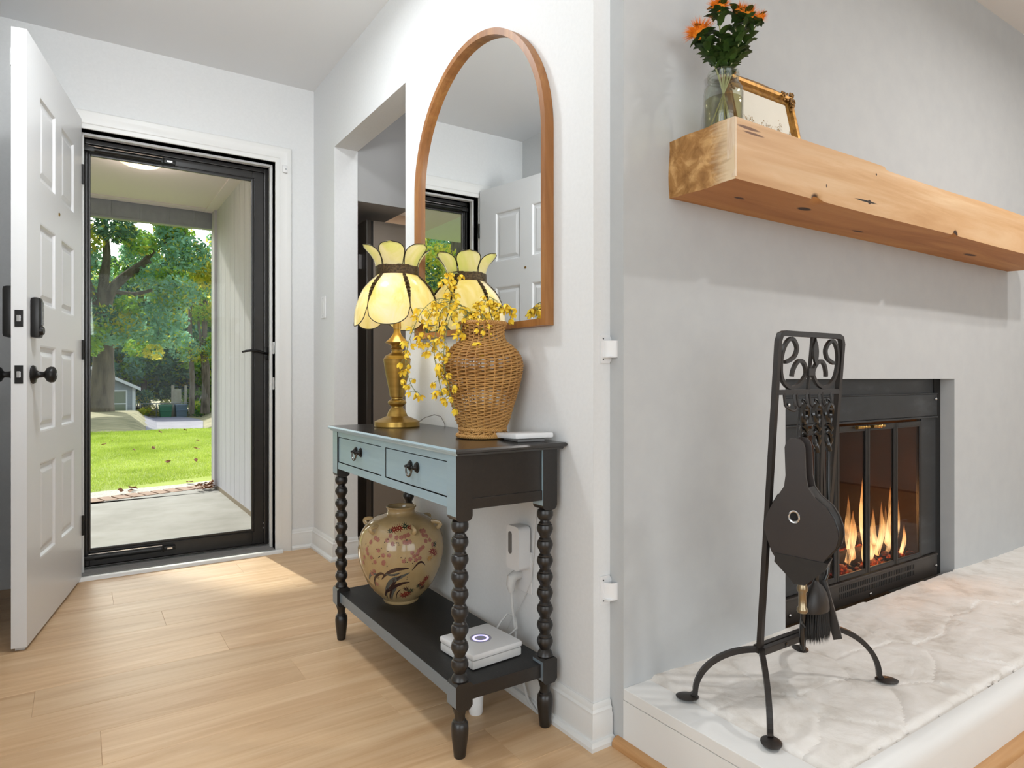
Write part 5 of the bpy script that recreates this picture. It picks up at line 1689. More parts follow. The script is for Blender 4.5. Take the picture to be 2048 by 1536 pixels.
# ---- bellows
bl = thing('bellows', 'dark fireplace bellows with a brass nozzle hanging on the left hook of the stand', 'bellows', (.285, -.375, .78))
bx_, bzt = .268, .786
outl = [(0.000, 0), (.012, .002), (.020, .010), (.0235, .022), (.0235, .085), (.028, .110), (.042, .130), (.062, .150), (.076, .172), (.084, .196), (.085, .214), (.078, .236), (.062, .262), (.044, .288), (.026, .310), (.014, .318), (0, .320)]
def bo_pts(sh_=0, sc_=1.0):
    sc_ *= .90
    R_ = [(bx_ + .010 * (d / .32) + a * sc_ + sh_ + (.006 if .13 < d < .25 else 0), bzt - d) for a, d in outl]
    Lf = [(bx_ + .010 * (d / .32) - a * sc_ + sh_ + (.006 if .13 < d < .25 else 0), bzt - d) for a, d in outl[::-1]]
    return R_ + Lf[1:-1]
bang = Matrix.Translation((bx_ + .020, -.375, 0)) @ Matrix.Rotation(math.radians(-68), 4, 'Z') @ Matrix.Translation((-bx_ - .004, .371, 0))
def opened(m):
    return m.xf(bang)
fb = opened(MB().poly(bo_pts(), (-.398, -.389), 'Y')).obj('front_board', M['bellow'], bl)
bk = opened(MB().poly(bo_pts(.006), (-.352, -.343), 'Y')).obj('back_board', M['bellow'], bl)
LB = MB()
o1 = [p for p in bo_pts(0, .97) if p[1] < bzt - .10]; o2 = [p for p in bo_pts(.003, .86) if p[1] < bzt - .10]; o3 = [p for p in bo_pts(.006, .97) if p[1] < bzt - .10]
nn = len(o1)
V = [(p[0], -.389, p[1]) for p in o1] + [(p[0], -.370, p[1]) for p in o2] + [(p[0], -.352, p[1]) for p in o3]
F = [(k_ * nn + i, k_ * nn + i + 1, (k_ + 1) * nn + i + 1, (k_ + 1) * nn + i) for k_ in range(2) for i in range(nn - 1)]
opened(LB.add(V, F)).obj('leather_side', M['leather'], bl, True)
rim = [(p[0], -.3905, p[1]) for p in bo_pts(0, 1.0) if p[1] < bzt - .12]
opened(MB().tube(rim, .0028, 6)).obj('piping', M['leather'], bl, True)
tipz = bzt - .320
low = [(bx_ + .010 + a, z) for a, z in ((-.050, bzt - .262), (.060, bzt - .270), (.055, bzt - .285), (.020, tipz + .002), (.012, tipz - .006), (-.010, tipz - .006), (-.018, tipz + .004), (-.052, bzt - .282))]
opened(MB().poly(low, (-.401, -.342), 'Y')).obj('leather_cap', M['leather'], bl)
opened(MB().lathe([(0, 0), (.009, 0), (.010, -.010), (.012, -.016), (.0115, -.022), (.0085, -.026), (.0085, -.058), (.0115, -.062), (.012, -.068), (.010, -.072), (0, -.072)][::-1], (bx_ + .012, -.372, tipz - .004), 16)).obj('brass_nozzle', M['nozz'], bl, 40)
gz = bzt - .176
ringp = [(bx_ + .000 + .0105 * math.cos(a), -.3995, gz + .0125 * math.sin(a)) for a in [2 * PI * i / 24 for i in range(24)]]
opened(MB().tube(ringp, .0028, 8, closed=True)).obj('grommet', M['chrome'], bl, True)
opened(MB().lathe([(0, 0), (.0095, 0), (.0095, .001), (0, .001)], (0, 0, 0), 16).xf(Matrix.Translation((bx_, -.3985, gz)) @ Matrix.Rotation(PI / 2, 4, 'X'))).obj('air_hole', M['slot'], bl)
MB().tube([(.272, -.380, bzt - .012), (.281, -.380, .846), (.289, -.380, .846), (.296, -.376, bzt - .005)], .0016, 6).obj('cord', M['leather'], bl, True)

# ---- hanging tools with twisted basket handles
def twist_handle(parent, x, y, ztop, mtl):
    for ph in (0, PI):
        P = []; rr = []
        for i in range(41):
            t_ = i / 40
            z = ztop - .112 * t_
            if t_ < .42: rd_ = .0175 * math.sin(PI * t_ / .42) ** .8 ; a = ph + t_ * 1.2
            elif t_ < .66: rd_ = .0055; a = ph + .5 + (t_ - .42) * 19
            else: rd_ = .0035 + .004 * math.sin(PI * (t_ - .66) / .34); a = ph + 5.1 + (t_ - .66) * 8
            P.append((x + rd_ * math.cos(a), y + rd_ * math.sin(a) * .8, z)); rr.append(.0072 - .0022 * t_)
        MB().tube(P, rr, 8).obj('handle_twist', mtl, parent, True)
    MB().tube([(x + .007 * math.cos(a), y + .003 * math.sin(a), ztop + .004 + .008 * math.sin(a)) for a in [2 * PI * i / 14 for i in range(14)]], .0026, 6, closed=True).obj('hanging_loop', mtl, parent, True)
gl_ = M['ironglo']
hy = -.362
tp_ = thing('fireplace_poker', 'black iron poker hanging beside the bellows on the tool stand', 'poker', (hooks[1], hy, .86))
twist_handle(tp_, hooks[1] - .004, hy, .858, gl_)
MB().tube([(hooks[1] - .004, hy, .75), (hooks[1] + .000, hy, .42), (hooks[1] - .006, hy + .004, .340), (hooks[1] - .013, hy, .310), (hooks[1] - .010, hy, .290)], [.0055, .0055, .006, .0055, .0035], 10).obj('rod', gl_, tp_, True)
MB().tube([(hooks[1] - .005, hy, .345), (hooks[1] - .020, hy - .004, .36)], [.005, .002], 8).obj('barb', gl_, tp_, True)
tb = thing('hearth_brush', 'black hearth brush with a domed metal cap hanging on the tool stand', 'brush', (hooks[2], hy, .86))
twist_handle(tb, hooks[2] - .004, hy, .858, gl_)
MB().tube([(hooks[2] - .004, hy, .75), (hooks[2] - .006, hy, .440)], .0055, 10).obj('rod', gl_, tb, True)
bxx = hooks[2] - .008
MB().lathe([(.043, .372), (.044, .378), (.042, .392), (.035, .412), (.023, .428), (.012, .436), (.008, .444), (0, .445)], (bxx, hy, 0), 28, False).xf(Matrix.Translation((0, hy * .45, 0)) @ Matrix.Scale(.55, 4, (0, 1, 0))).obj('metal_cap', M['iron'], tb, 50)
br = MB()
rb = random.Random(6)
for k_ in range(900):
    a = rb.uniform(0, 2 * PI); q = math.sqrt(rb.random())
    x0 = bxx + .041 * q * math.cos(a); y0 = hy + .022 * q * math.sin(a)
    x1 = bxx + .045 * q * math.cos(a) + rb.uniform(-.006, .006); y1 = hy + .026 * q * math.sin(a) + rb.uniform(-.003, .003)
    z1 = .300 + rb.uniform(-.008, .012) + .010 * q * q
    w_ = .0011
    br.add([(x0 - w_, y0, .385), (x0 + w_, y0, .385), ((x0 + x1) / 2 + w_, (y0 + y1) / 2, .342), (x1, y1, z1), ((x0 + x1) / 2 - w_, (y0 + y1) / 2 + .001, .342)], [(0, 1, 2, 3, 4)])
tag(br.obj('bristles', M['bristle'], tb), kind='stuff')
ts = thing('ash_shovel', 'black ash shovel hanging on the right hook of the tool stand', 'shovel', (hooks[3], hy, .86))
twist_handle(ts, hooks[3] - .006, hy, .858, gl_)
MB().tube([(hooks[3] - .006, hy, .75), (hooks[3] - .010, hy, .475), (hooks[3] - .018, hy - .002, .452), (hooks[3] - .024, hy, .438)], .0055, 10).obj('rod', gl_, ts, True)
sm_ = Matrix.Translation((hooks[3] - .012, hy + .01, .445)) @ Matrix.Rotation(math.radians(-24), 4, 'Y') @ Matrix.Rotation(math.radians(38), 4, 'Z')
sb = MB()
V = []; F = []
for i in range(9):
    z = -.150 * i / 8
    hw = .020 + .026 * min(1, i / 3)
    for (a, b) in ((-1, .020), (-.97, .0), (0, -.002), (.97, 0), (1, .020)):
        V.append((a * hw, b * (1 if i else 1.2) - .003, z))
for i in range(8):
    for j in range(4):
        q = i * 5 + j
        F.append((q, q + 1, q + 6, q + 5))
F.append((0, 1, 2, 3, 4))
sbo = sb.add(V, F).xf(sm_).obj('blade', M['iron'], ts, 30)
md = sbo.modifiers.new('thick', 'SOLIDIFY'); md.thickness = .0022
tt_ = thing('fire_tongs', 'flat iron tongs hanging behind the other fire tools', 'tongs', (.455, -.335, .85))
for dx in (-.006, .010):
    MB().tube([(.440 + dx * .3, -.340, .868), (.444 + dx * .6, -.334, .70), (.452 + dx * 1.6, -.332, .50), (.450 + dx * 1.4, -.332, .330), (.452 + dx * .6, -.334, .300)], .0062, 4, up=(0, 1, 0)).obj('arm', ir, tt_, 30)

# ================================================================ KITCHEN REFRIGERATOR
fr_ = thing('refrigerator', 'taupe refrigerator seen through the kitchen passage', 'refrigerator', (.6, 2.5, 0))
MB().box(.262, .98, 2.13, 2.85, .02, 1.778, .004).obj('cabinet', M['fridge'], fr_)
MB().box(.250, .262, 2.135, 2.845, .04, 1.775).obj('gasket', M['gasket'], fr_)
MB().box(.222, .250, 2.132, 2.50, .04, 1.78, .006).obj('refrigerator_door', mat('dark_door_front', '#4a443e', .3), fr_)
MB().box(.205, .222, 2.20, 2.215, 1.52, 1.60, .002).obj('hinge_cover', M['grey'], fr_)
MB().tube([(.214, 2.47, .5), (.195, 2.47, .55), (.195, 2.47, 1.35), (.214, 2.47, 1.4)], .008, 8).obj('handle', M['grey'], fr_, True)

# ================================================================ OUTSIDE: PORCH
PZ_ = -.10
ps = struct(MB().box(-2.6, 0.0, YB + .16, 5.14, PZ_ - .12, PZ_).add([(-2.6, 5.14, PZ_), (0, 5.14, PZ_), (0, 5.44, PZ_), (-1.35, 5.03, PZ_)], [(0, 1, 2, 3)]).obj('porch_slab', M['concrete']), 'bright concrete porch floor outside the front door')
struct(MB().box(-2.6, .0, YB + .16, YB + .163, PZ_, .014).obj('porch_step', M['concrete']))
# brick course along the porch edge, slightly slanting
bc = sempty('brick_course', 'row of tan bricks edging the porch floor', (-.7, 5.3, PZ_))
bdir = Vector((1, .30, 0)).normalized(); bnor = Vector((-bdir.y, bdir.x, 0))
bmz = MB().box(-.046, .046, -.105, .105, -.05, .004, .004).mesh('brick', M['brick'])
org = Vector((-2.4, 5.24 - .43, PZ_))
for k_ in range(24):
    p = org + bdir * (k_ * .1065)
    inst('brick', bmz, (p.x, p.y, PZ_ + random.uniform(-.001, .002)), bc, (0, 0, math.atan2(bdir.y, bdir.x)))
pts_ = []
V = []
for k_ in range(25):
    x = -2.6 + 2.9 * k_ / 24
    near = 5.24 - .43 + .30 * (x + 2.4) + .0
    far = 5.66 + .48 * (x + 1.0) - .06 * (x + 1.0) ** 2 + .06
    V += [(x, near - .14, PZ_ - .012), (x, near + .12, PZ_ - .004), (x, far, PZ_ - .006)]
F = [(k_ * 3 + j, k_ * 3 + j + 3, k_ * 3 + j + 4, k_ * 3 + j + 1) for k_ in range(24) for j in range(2)]
struct(MB().add(V, F).obj('walkway', M['aggregate']), 'grey exposed aggregate walkway beside the lawn')
# siding wall right of the porch: vertical boards
sw_ = sempty('wall_porch', 'grey vertical board siding on the right side of the porch', (0, 4, PZ_))
y = YB + .165
k_ = 0
bw = .195
sme = MB()
sme.add([(-.001, .003, 0), (-.012, .006, 0), (-.012, bw - .002, 0), (-.001, bw, 0), (-.001, .003, 2.60), (-.012, .006, 2.60), (-.012, bw - .002, 2.60), (-.001, bw, 2.60)], [(0, 1, 5, 4), (1, 2, 6, 5), (2, 3, 7, 6), (0, 3, 2, 1), (4, 5, 6, 7)])
sme = sme.mesh('board', M['siding'])
while y < 5.30:
    inst('board', sme, (0, y, PZ_ + .035), sw_)
    y += bw
MB().box(-.014, 0, YB + .16, 5.40, PZ_, PZ_ + .036).obj('sill_board', mat('weathered_sill', '#8a7a66', .9), sw_)
MB().box(-.034, .0, 5.28, 5.415, PZ_ + .02, 2.49, .003).box(-.034, .02, 5.40, 5.44, PZ_ + .02, 2.33, .003).obj('corner_board', M['siding'], sw_)
struct(MB().box(-2.02, 0.0, YB + .155, 5.52, 2.478, 2.56).obj('porch_ceiling', M['soffit']), 'cream painted porch ceiling')
MB().box(-2.02, .0, 5.30, 5.42, 2.470, 2.478, .001).box(-.10, -.0, YB + .16, 5.42, 2.466, 2.478, .001).obj('ceiling_trim', M['soffit'], D.objects['porch_ceiling'])
pb = sempty('porch_beam', 'grey board-and-batten beam across the porch opening', (-1.2, 5.45, 2.33))
MB().box(-2.02, .0, 5.44, 5.50, 2.330, 2.478).obj('beam_board', M['beam'], pb)
MB().box(-2.02, .0, 5.43, 5.51, 2.318, 2.334, .002).obj('beam_cap', M['beam'], pb)
for k_ in range(9):
    x = -.181 - k_ * .2145
    MB().box(x - .008, x + .008, 5.432, 5.441, 2.334, 2.476, .001).obj('batten', M['beam'], pb)
struct(MB().box(-2.9, -1.5, YB + .16, YB + .3, PZ_, 2.48).obj('wall_porch_far', M['siding']))
pc = thing('porch_post', 'grey square porch post at the open left corner', 'post', (-1.96, 5.46, PZ_))
MB().box(-2.01, -1.91, 5.42, 5.52, PZ_, 2.318, .004).obj('shaft', M['beam'], pc)
# porch ceiling lamp
plp = thing('porch_ceiling_lamp', 'glowing round white lamp on the porch ceiling', 'lamp', (-.705, 4.08, 2.47))
MB().lathe([(0, -.050), (.07, -.047), (.115, -.034), (.148, -.014), (.152, 0), (0, 0)], (-.705, 4.08, 2.472), 40).obj('diffuser', emit('porch_lamp_glow', '#ffe2b8', 1.05), plp, True)
MB().lathe([(.152, -.006), (.158, -.006), (.158, .006), (.152, .006)], (-.705, 4.08, 2.472), 40, False).obj('rim', M['white'], plp, True)

# dry leaves
lm_ = MB()
V = [(0, 0, 0), (.02, .012, .006), (.045, .018, .002), (.06, 0, .010), (.045, -.018, .004), (.02, -.012, .009)]
lm_.add(V, [(0, 1, 2, 3), (0, 3, 4, 5)])
lmm = lm_.mesh('dry_leaf', M['dryleaf'])
rl = random.Random(8)
def dleaf(x, y, z, s, grp, lab):
    o = D.objects.new('dry_leaf', lmm); COL.objects.link(o)
    o.location = (x, y, z); o.rotation_euler = (rl.uniform(-.4, .4), rl.uniform(-.4, .4), rl.uniform(0, 6.28)); o.scale = (s, s, s * 1.5)
    tag(o, lab, 'leaf', grp)
for k_ in range(26):
    dleaf(-.06 - abs(rl.gauss(0, .05)), 5.30 + rl.gauss(0, .05) - .02, PZ_ + .012 + rl.uniform(0, .05), rl.uniform(.7, 1.3), 'dry leaves heaped at the porch corner', 'curled brown leaf in the heap at the foot of the porch corner board')
for (x, y_) in ((-.70, 5.62), (-.62, 5.64), (-.20, 5.83), (-.76, 5.52)):
    dleaf(x, y_, PZ_ + .008, 1.5, 'dry leaves on the walkway', 'brown oak leaf lying on the grey walkway')

# ================================================================ TERRAIN
def tz(x, y):
    def pw(y, P):
        if y <= P[0][0]: return P[0][1]
        for (a, b), (c, d) in zip(P, P[1:]):
            if y <= c: return b + (d - b) * (y - a) / (c - a)
        return P[-1][1]
    R_ = pw(y, [(13.2, -.10), (15, -.28), (20, -.75), (30, -1.22), (57, -2.17), (90, -2.0), (140, -1)])
    L_ = pw(y, [(13.2, -.10), (15, -.25), (20, -.42), (32, -.50), (57, -1.55), (90, -1.8), (140, -1)])
    xb = .071 * (y + 1.26) - 1.076
    t = min(1, max(0, (x - xb + .4) / .8))
    t = t * t * (3 - 2 * t)
    R2 = pw(y, [(13.2, -.10), (15, -.22), (30, -.85), (45, -1.2), (57, -1.5), (90, -1.6), (140, -1)])
    xr = .150 * (y + 1.26) - 1.076
    t2 = min(1, max(0, (x - xr + .3) / 1.2))
    z = L_ * (1 - t) + R_ * t
    z = z * (1 - t2) + R2 * t2
    return z + .02 * mn.noise(Vector((x * .3, y * .3, 0)))
ys = list(np.concatenate([np.arange(4.6, 16, .4), np.arange(16, 60, 1.2), np.arange(60, 150, 8)]))
xs_ = list(np.concatenate([np.arange(-80, -6, 4), np.arange(-6, 14, .5), np.arange(14, 90, 5)]))
V = [(x, y, (tz(x, y) if y > 13.5 else PZ_ - .005 - (.02 if y < 5.5 else 0)) - (.03 if y < 6.6 and x < -1 else 0) - (.18 if y < 5.3 else 0)) for y in ys for x in xs_]
nxg = len(xs_)
F = [(j * nxg + i, j * nxg + i + 1, (j + 1) * nxg + i + 1, (j + 1) * nxg + i) for j in range(len(ys) - 1) for i in range(nxg - 1)]
go = MB().add(V, F).obj('ground', [M['ground'], M['lawn']], None, 89)
for p in go.data.polygons:
    if p.center.y < 13.6: p.material_index = 1
struct(go, 'yard ground sloping away beyond the lawn')
# grass blades
rg = np.random.RandomState(3)
def blades(name, x0, x1, y0, y1, n, hgt, wd, mats):
    x = rg.uniform(x0, x1, n); y = y0 + (y1 - y0) * rg.uniform(0, 1, n)
    far = 5.70 + .48 * (x + 1.0) - .06 * (x + 1.0) ** 2 + .06
    ok = y > far
    x = x[ok]; y = y[ok]; n = len(x)
    z = np.full(n, PZ_ - .01)
    clump = .6 + .9 * np.array([abs(mn.noise(Vector((a * 1.3, b * 1.3, 4)))) for a, b in zip(x, y)])
    h = hgt * clump * rg.uniform(.6, 1.4, n)
    a = rg.uniform(0, 2 * PI, n)
    lx, ly = rg.normal(0, .5, n) * h, rg.normal(0, .5, n) * h
    w_ = wd * rg.uniform(.7, 1.3, n)
    V = np.zeros((n, 3, 3))
    V[:, 0] = np.stack([x - w_ * np.cos(a), y - w_ * np.sin(a), z], 1)
    V[:, 1] = np.stack([x + w_ * np.cos(a), y + w_ * np.sin(a), z], 1)
    V[:, 2] = np.stack([x + lx, y + ly, z + h], 1)
    me = D.meshes.new(name)
    me.vertices.add(n * 3); me.vertices.foreach_set('co', V.ravel())
    me.loops.add(n * 3); me.loops.foreach_set('vertex_index', np.arange(n * 3))
    me.polygons.add(n); me.polygons.foreach_set('loop_start', np.arange(0, n * 3, 3)); me.polygons.foreach_set('loop_total', np.full(n, 3))
    for q in mats: me.materials.append(q)
    me.polygons.foreach_set('material_index', rg.randint(0, len(mats), n))
    me.update(); me.validate()
    o = D.objects.new(name, me); COL.objects.link(o)
    return o
tag(blades('lawn_grass', -1.6, 2.2, 5.6, 13.4, 150000, .034, .0030, [M['grassA'], M['grassB']]), 'sunlit bright green lawn grass in front of the porch', 'grass', kind='stuff')
for k_ in range(16):
    x = rl.uniform(-1.0, 1.1); y_ = rl.uniform(6.6, 12.5)
    dleaf(x, y_, PZ_ + .03, rl.uniform(.9, 1.6), 'fallen leaves on the lawn', 'brown fallen leaf lying in the lawn grass')

# driveway
V = []
yy = list(np.arange(17, 56.5, 1.0))
for y in yy:
    xl = .071 * (y + 1.26) - 1.076 + .10
    xr = (.145 * (y + 1.26) - 1.076) - max(0, (y - 38) / 18) ** 2 * 1.6
    for i in range(6):
        x = xl + (xr - xl) * i / 5
        V.append((x, y, tz(x, y) + .035))
F = [(j * 6 + i, j * 6 + i + 1, (j + 1) * 6 + i + 1, (j + 1) * 6 + i) for j in range(len(yy) - 1) for i in range(5)]
struct(MB().add(V, F).obj('driveway', M['asphalt']), 'grey-violet asphalt driveway beyond the lawn')

# ================================================================ NEIGHBOUR HOUSE
HY = 57.0
ho = thing('neighbour_house', 'grey-sided neighbouring house with a white-trimmed gable behind the big trunk', 'house', (-3, HY + 4, -1.7))
def roofz(x): return .23 + (2.73 - x) * .5
V = [(-11, HY, -2.2), (2.55, HY, -2.2), (2.55, HY, .23), (-4.2, HY, roofz(-4.2) - .12), (-11, HY, .3)]
V2 = [(a, HY + 9, c) for a, b, c in V]
MB().add(V + V2, [(0, 1, 2, 3, 4), (9, 8, 7, 6, 5), (0, 5, 6, 1), (1, 6, 7, 2), (4, 3, 8, 9), (0, 4, 9, 5)]).obj('wall', M['houseside'], ho)
for k_ in range(24):
    z = -1.9 + k_ * .19
    xr = min(2.55, 2.73 - (z - .10) / .5) if z > .1 else 2.55
    if z > 3.0 or xr < -4: break
    MB().add([(-6, HY - .001, z), (xr - .03, HY - .001, z), (xr - .03, HY - .03, z - .02), (-6, HY - .03, z - .02), (-6, HY - .001, z - .19), (xr - .03, HY - .001, z - .19)], [(0, 1, 2, 3), (3, 2, 5, 4)]).obj('siding_board', M['houseside'], ho)
MB().add([(2.95, HY - .5, roofz(2.95)), (-4.2, HY - .5, roofz(-4.2)), (-4.2, HY - .5, roofz(-4.2) + .10), (2.95, HY - .5, roofz(2.95) + .10), (2.95, HY + 9, roofz(2.95)), (-4.2, HY + 9, roofz(-4.2)), (-4.2, HY + 9, roofz(-4.2) + .10), (2.95, HY + 9, roofz(2.95) + .10)], [(0, 1, 2, 3), (3, 2, 6, 7), (0, 4, 5, 1), (0, 3, 7, 4)]).obj('roof', M['houseroof'], ho)
MB().add([(2.93, HY - .52, roofz(2.93) - .17), (-4.2, HY - .52, roofz(-4.2) - .17), (-4.2, HY - .52, roofz(-4.2) + .07), (2.93, HY - .52, roofz(2.93) + .07), (2.93, HY - .45, roofz(2.93) - .17), (-4.2, HY - .45, roofz(-4.2) - .17), (-4.2, HY - .45, roofz(-4.2) + .07), (2.93, HY - .45, roofz(2.93) + .07)], [(0, 1, 2, 3), (4, 7, 6, 5), (0, 4, 5, 1), (3, 2, 6, 7), (0, 3, 7, 4)]).obj('rake_board', M['housewhite'], ho)
MB().box(2.38, 2.60, HY - .05, HY + .02, -2.2, .20).obj('corner_board', M['housewhite'], ho)
wn = MB(); pframe(wn, .70, 2.05, -1.75, .03, .10, .10, .08, .10, HY - .06, HY + .01, bev=0)
wn = wn.obj('window', M['housewhite'], ho)
MB().box(.80, 1.95, HY - .03, HY - .02, -1.67, -.07).obj('window_pane', M['housewin'], wn)
MB().box(.80, 1.95, HY - .05, HY - .02, -1.05, -.98).obj('sash_bar', M['housewhite'], wn)
up = MB().box(-9, -1.2, HY + 3, HY + 8, 0, 4.4).obj('upper_storey', mat('pinkish_grey_siding', '#a39a9a', .8), ho)
MB().box(-1.9, -1.35, HY + 2.95, HY + 3.02, 1.9, 3.4).obj('upper_window', M['housewhite'], up)

# fence, bins, timber
fe_ = thing('wire_fence', 'galvanised chain-link fence beyond the driveway', 'fence', (3.4, 57, -2.15))
for x in (2.95, 4.05, 5.35, 6.4):
    MB().tube([(x, 57.4, -2.3), (x, 57.4, -1.02)], .035, 8).obj('fence_post', M['wirefence'], fe_)
MB().tube([(2.95, 57.4, -1.05), (6.4, 57.4, -1.05)], .025, 6).tube([(2.95, 57.4, -1.6), (6.4, 57.4, -1.6)], .012, 5).tube([(2.95, 57.4, -2.1), (6.4, 57.4, -2.1)], .012, 5).obj('rail', M['wirefence'], fe_)
wm = MB()
for k_ in range(40):
    x = 2.95 + k_ * .0875
    wm.tube([(x, 57.4, -2.15), (x + .55, 57.4, -1.05)], .004, 3).tube([(x + .55, 57.4, -2.15), (x, 57.4, -1.05)], .004, 3)
tag(wm.obj('wire_mesh', M['wirefence'], fe_), kind='stuff')
for (x, w_, mt, lab) in ((4.62, .86, M['bingreen'], 'green wheeled rubbish bin by the fence'), (5.72, .84, M['bingrey'], 'slate grey wheeled rubbish bin by the fence')):
    b = thing('wheeled_bin', lab, 'bin', (x, 56.7, -2.17))
    MB().add([(x - w_ * .42, 56.3, -2.12), (x + w_ * .42, 56.3, -2.12), (x + w_ * .42, 57.0, -2.12), (x - w_ * .42, 57.0, -2.12), (x - w_ / 2, 56.2, -1.22), (x + w_ / 2, 56.2, -1.22), (x + w_ / 2, 57.1, -1.22), (x - w_ / 2, 57.1, -1.22)], [(0, 3, 2, 1), (0, 1, 5, 4), (1, 2, 6, 5), (2, 3, 7, 6), (3, 0, 4, 7), (4, 5, 6, 7)]).obj('body', mt, b)
    MB().box(x - w_ / 2 - .03, x + w_ / 2 + .03, 56.12, 57.15, -1.22, -1.14, .03).box(x - w_ / 2, x + w_ / 2, 56.16, 56.2, -1.62, -1.55).obj('lid', mt, b)
    for s_ in (-1, 1):
        MB().lathe([(0, 0), (.12, 0), (.12, .06), (0, .06)], (0, 0, 0), 14).xf(Matrix.Translation((x + s_ * w_ * .42, 57.0, -2.05)) @ Matrix.Rotation(PI / 2, 4, 'Y')).obj('wheel', M['black'], b)
M['greywood'] = noisy('weathered_timber', [(0.3, '#857f6e'), (0.7, '#a6a08f')], 4, rough=.9)
for (x, w_, z1, lab, tilt) in ((5.28, .22, .42, 'tallest upright grey fence plank behind the bins', 0), (5.62, .55, .12, 'broad grey-green timber panel behind the bins', 0), (6.22, .20, .40, 'rounded upright grey plank right of the timber panel', 0), (6.55, .10, -.05, 'thin leaning tan pole right of the grey planks', .5)):
    o = MB().box(-w_ / 2, w_ / 2, 0, .08, 0, z1 + 2.1, .02).obj('upright_plank', M['greywood'], None)
    o.location = (x, 58.0, -2.15); o.rotation_euler = (0, tilt, 0)
    tag(o, lab, 'plank')

# ================================================================ TREES
def leaves(name, blobs, n, size, mats, wts, parent, seed, squash=.8):
    r = np.random.RandomState(seed)
    B = np.array(blobs, float)
    wv_ = B[:, 3] ** 2; wv_ = wv_ / wv_.sum()
    pick = r.choice(len(B), n, p=wv_)
    d = r.normal(size=(n, 3)); d /= np.linalg.norm(d, axis=1)[:, None]
    rad_ = B[pick, 3] * r.uniform(.35, 1.05, n) ** .6
    c = B[pick, :3] + d * rad_[:, None] * np.array([1, 1, squash])
    # orientation
    nrm = r.normal(size=(n, 3)); nrm[:, 2] += .8; nrm /= np.linalg.norm(nrm, axis=1)[:, None]
    t1 = np.cross(nrm, r.normal(size=(n, 3))); t1 /= np.linalg.norm(t1, axis=1)[:, None]
    t2 = np.cross(nrm, t1)
    s = size * r.uniform(.6, 1.3, n)[:, None]
    V = np.stack([c - t1 * s, c + t2 * s * .45, c + t1 * s, c - t2 * s * .45], 1)
    me = D.meshes.new(name)
    me.vertices.add(n * 4); me.vertices.foreach_set('co', V.ravel())
    me.loops.add(n * 4); me.loops.foreach_set('vertex_index', np.arange(n * 4))
    me.polygons.add(n); me.polygons.foreach_set('loop_start', np.arange(0, n * 4, 4)); me.polygons.foreach_set('loop_total', np.full(n, 4))
    for q in mats: me.materials.append(q)
    # leaf shade follows its cluster, with some stray ones
    base = r.choice(len(mats), len(B), p=wts)[pick]
    stray = r.choice(len(mats), n, p=wts)
    mi = np.where(r.uniform(size=n) < .65, base, stray)
    me.polygons.foreach_set('material_index', mi)
    me.update(); me.validate()
    o = D.objects.new(name, me); COL.objects.link(o)
    o.parent = parent; o.matrix_parent_inverse = world_of(parent).inverted()
    o['kind'] = 'stuff'
    return o
def limb(parent, pts, r0, r1, name='branch', n=8):
    P = catmull([Vector(p) for p in pts], 4)
    m = len(P)
    rr = [(r0 + (r1 - r0) * i / (m - 1)) * (1 + .05 * math.sin(i * 1.7)) for i in range(m)]
    return MB().tube(P, rr, n).obj(name, M['bark'], parent, True)
# the big oak seen through the door
oak = thing('oak_tree', 'large oak with thick forked grey trunk and blue-green leaves beyond the lawn', 'tree', (-.25, 32, -.5), 0, 'yard trees')
limb(oak, [(-.25, 32, -.7), (-.20, 32, .6), (-.16, 32, 2.4), (-.12, 32, 3.6), (-.20, 32, 4.6)], .48, .30, 'trunk', 14)
limb(oak, [(-.15, 32, 3.7), (.05, 32, 4.6), (.45, 32, 5.2), (1.0, 31.8, 5.7), (1.5, 31.5, 6.1)], .25, .15)
limb(oak, [(-.2, 32, 4.4), (-.15, 32, 5.3), (-.05, 32.2, 6.4), (-.2, 32.2, 8.2)], .24, .10)
limb(oak, [(-.2, 32, 3.4), (-.55, 32, 4.4), (-.95, 31.7, 5.6), (-1.6, 31.3, 6.6)], .18, .08)
limb(oak, [(1.0, 31.8, 5.6), (2.0, 31.4, 6.9), (2.9, 31, 7.4)], .13, .06)
limb(oak, [(.2, 32, 4.7), (1.0, 31.6, 4.6), (2.0, 31.2, 4.9), (3.1, 31, 5.0)], .10, .05)
limb(oak, [(2.0, 31.2, 4.9), (2.5, 31.0, 5.5), (3.0, 30.8, 5.8)], .06, .03)
limb(oak, [(2.4, 31.1, 4.9), (3.0, 31.0, 4.4), (3.6, 31, 4.2)], .05, .025)
rk = random.Random(12)
bl_ = []
for k_ in range(110):
    x = rk.uniform(-5.0, 5.6); z = rk.uniform(4.2, 10.6); y = rk.uniform(28.6, 34)
    if abs(x + .1 - (z - 4) * .15) < .75 and z < 6.2 and y < 32.6: continue
    bl_.append((x, y, z, rk.uniform(.45, 1.0)))
for (x, z, r_) in ((-.3, 3.4, .55), (.5, 3.2, .7), (1.2, 3.0, .75), (1.9, 2.7, .65), (.1, 2.6, .55), (.9, 2.2, .5), (1.5, 2.0, .4), (-.6, 2.9, .6), (2.3, 3.4, .6), (2.6, 2.6, .45), (-.7, 2.2, .5), (-1.4, 3.0, .7), (.6, 3.9, .5), (1.6, 3.6, .6)):
    bl_.append((x, 29.6 + rk.uniform(-.4, .4), z, r_))
leaves('leaves', bl_, 85000, .105, [M['lfA'], M['lfB'], M['lfC'], M['lfD']], [.36, .28, .28, .08], oak, 1)
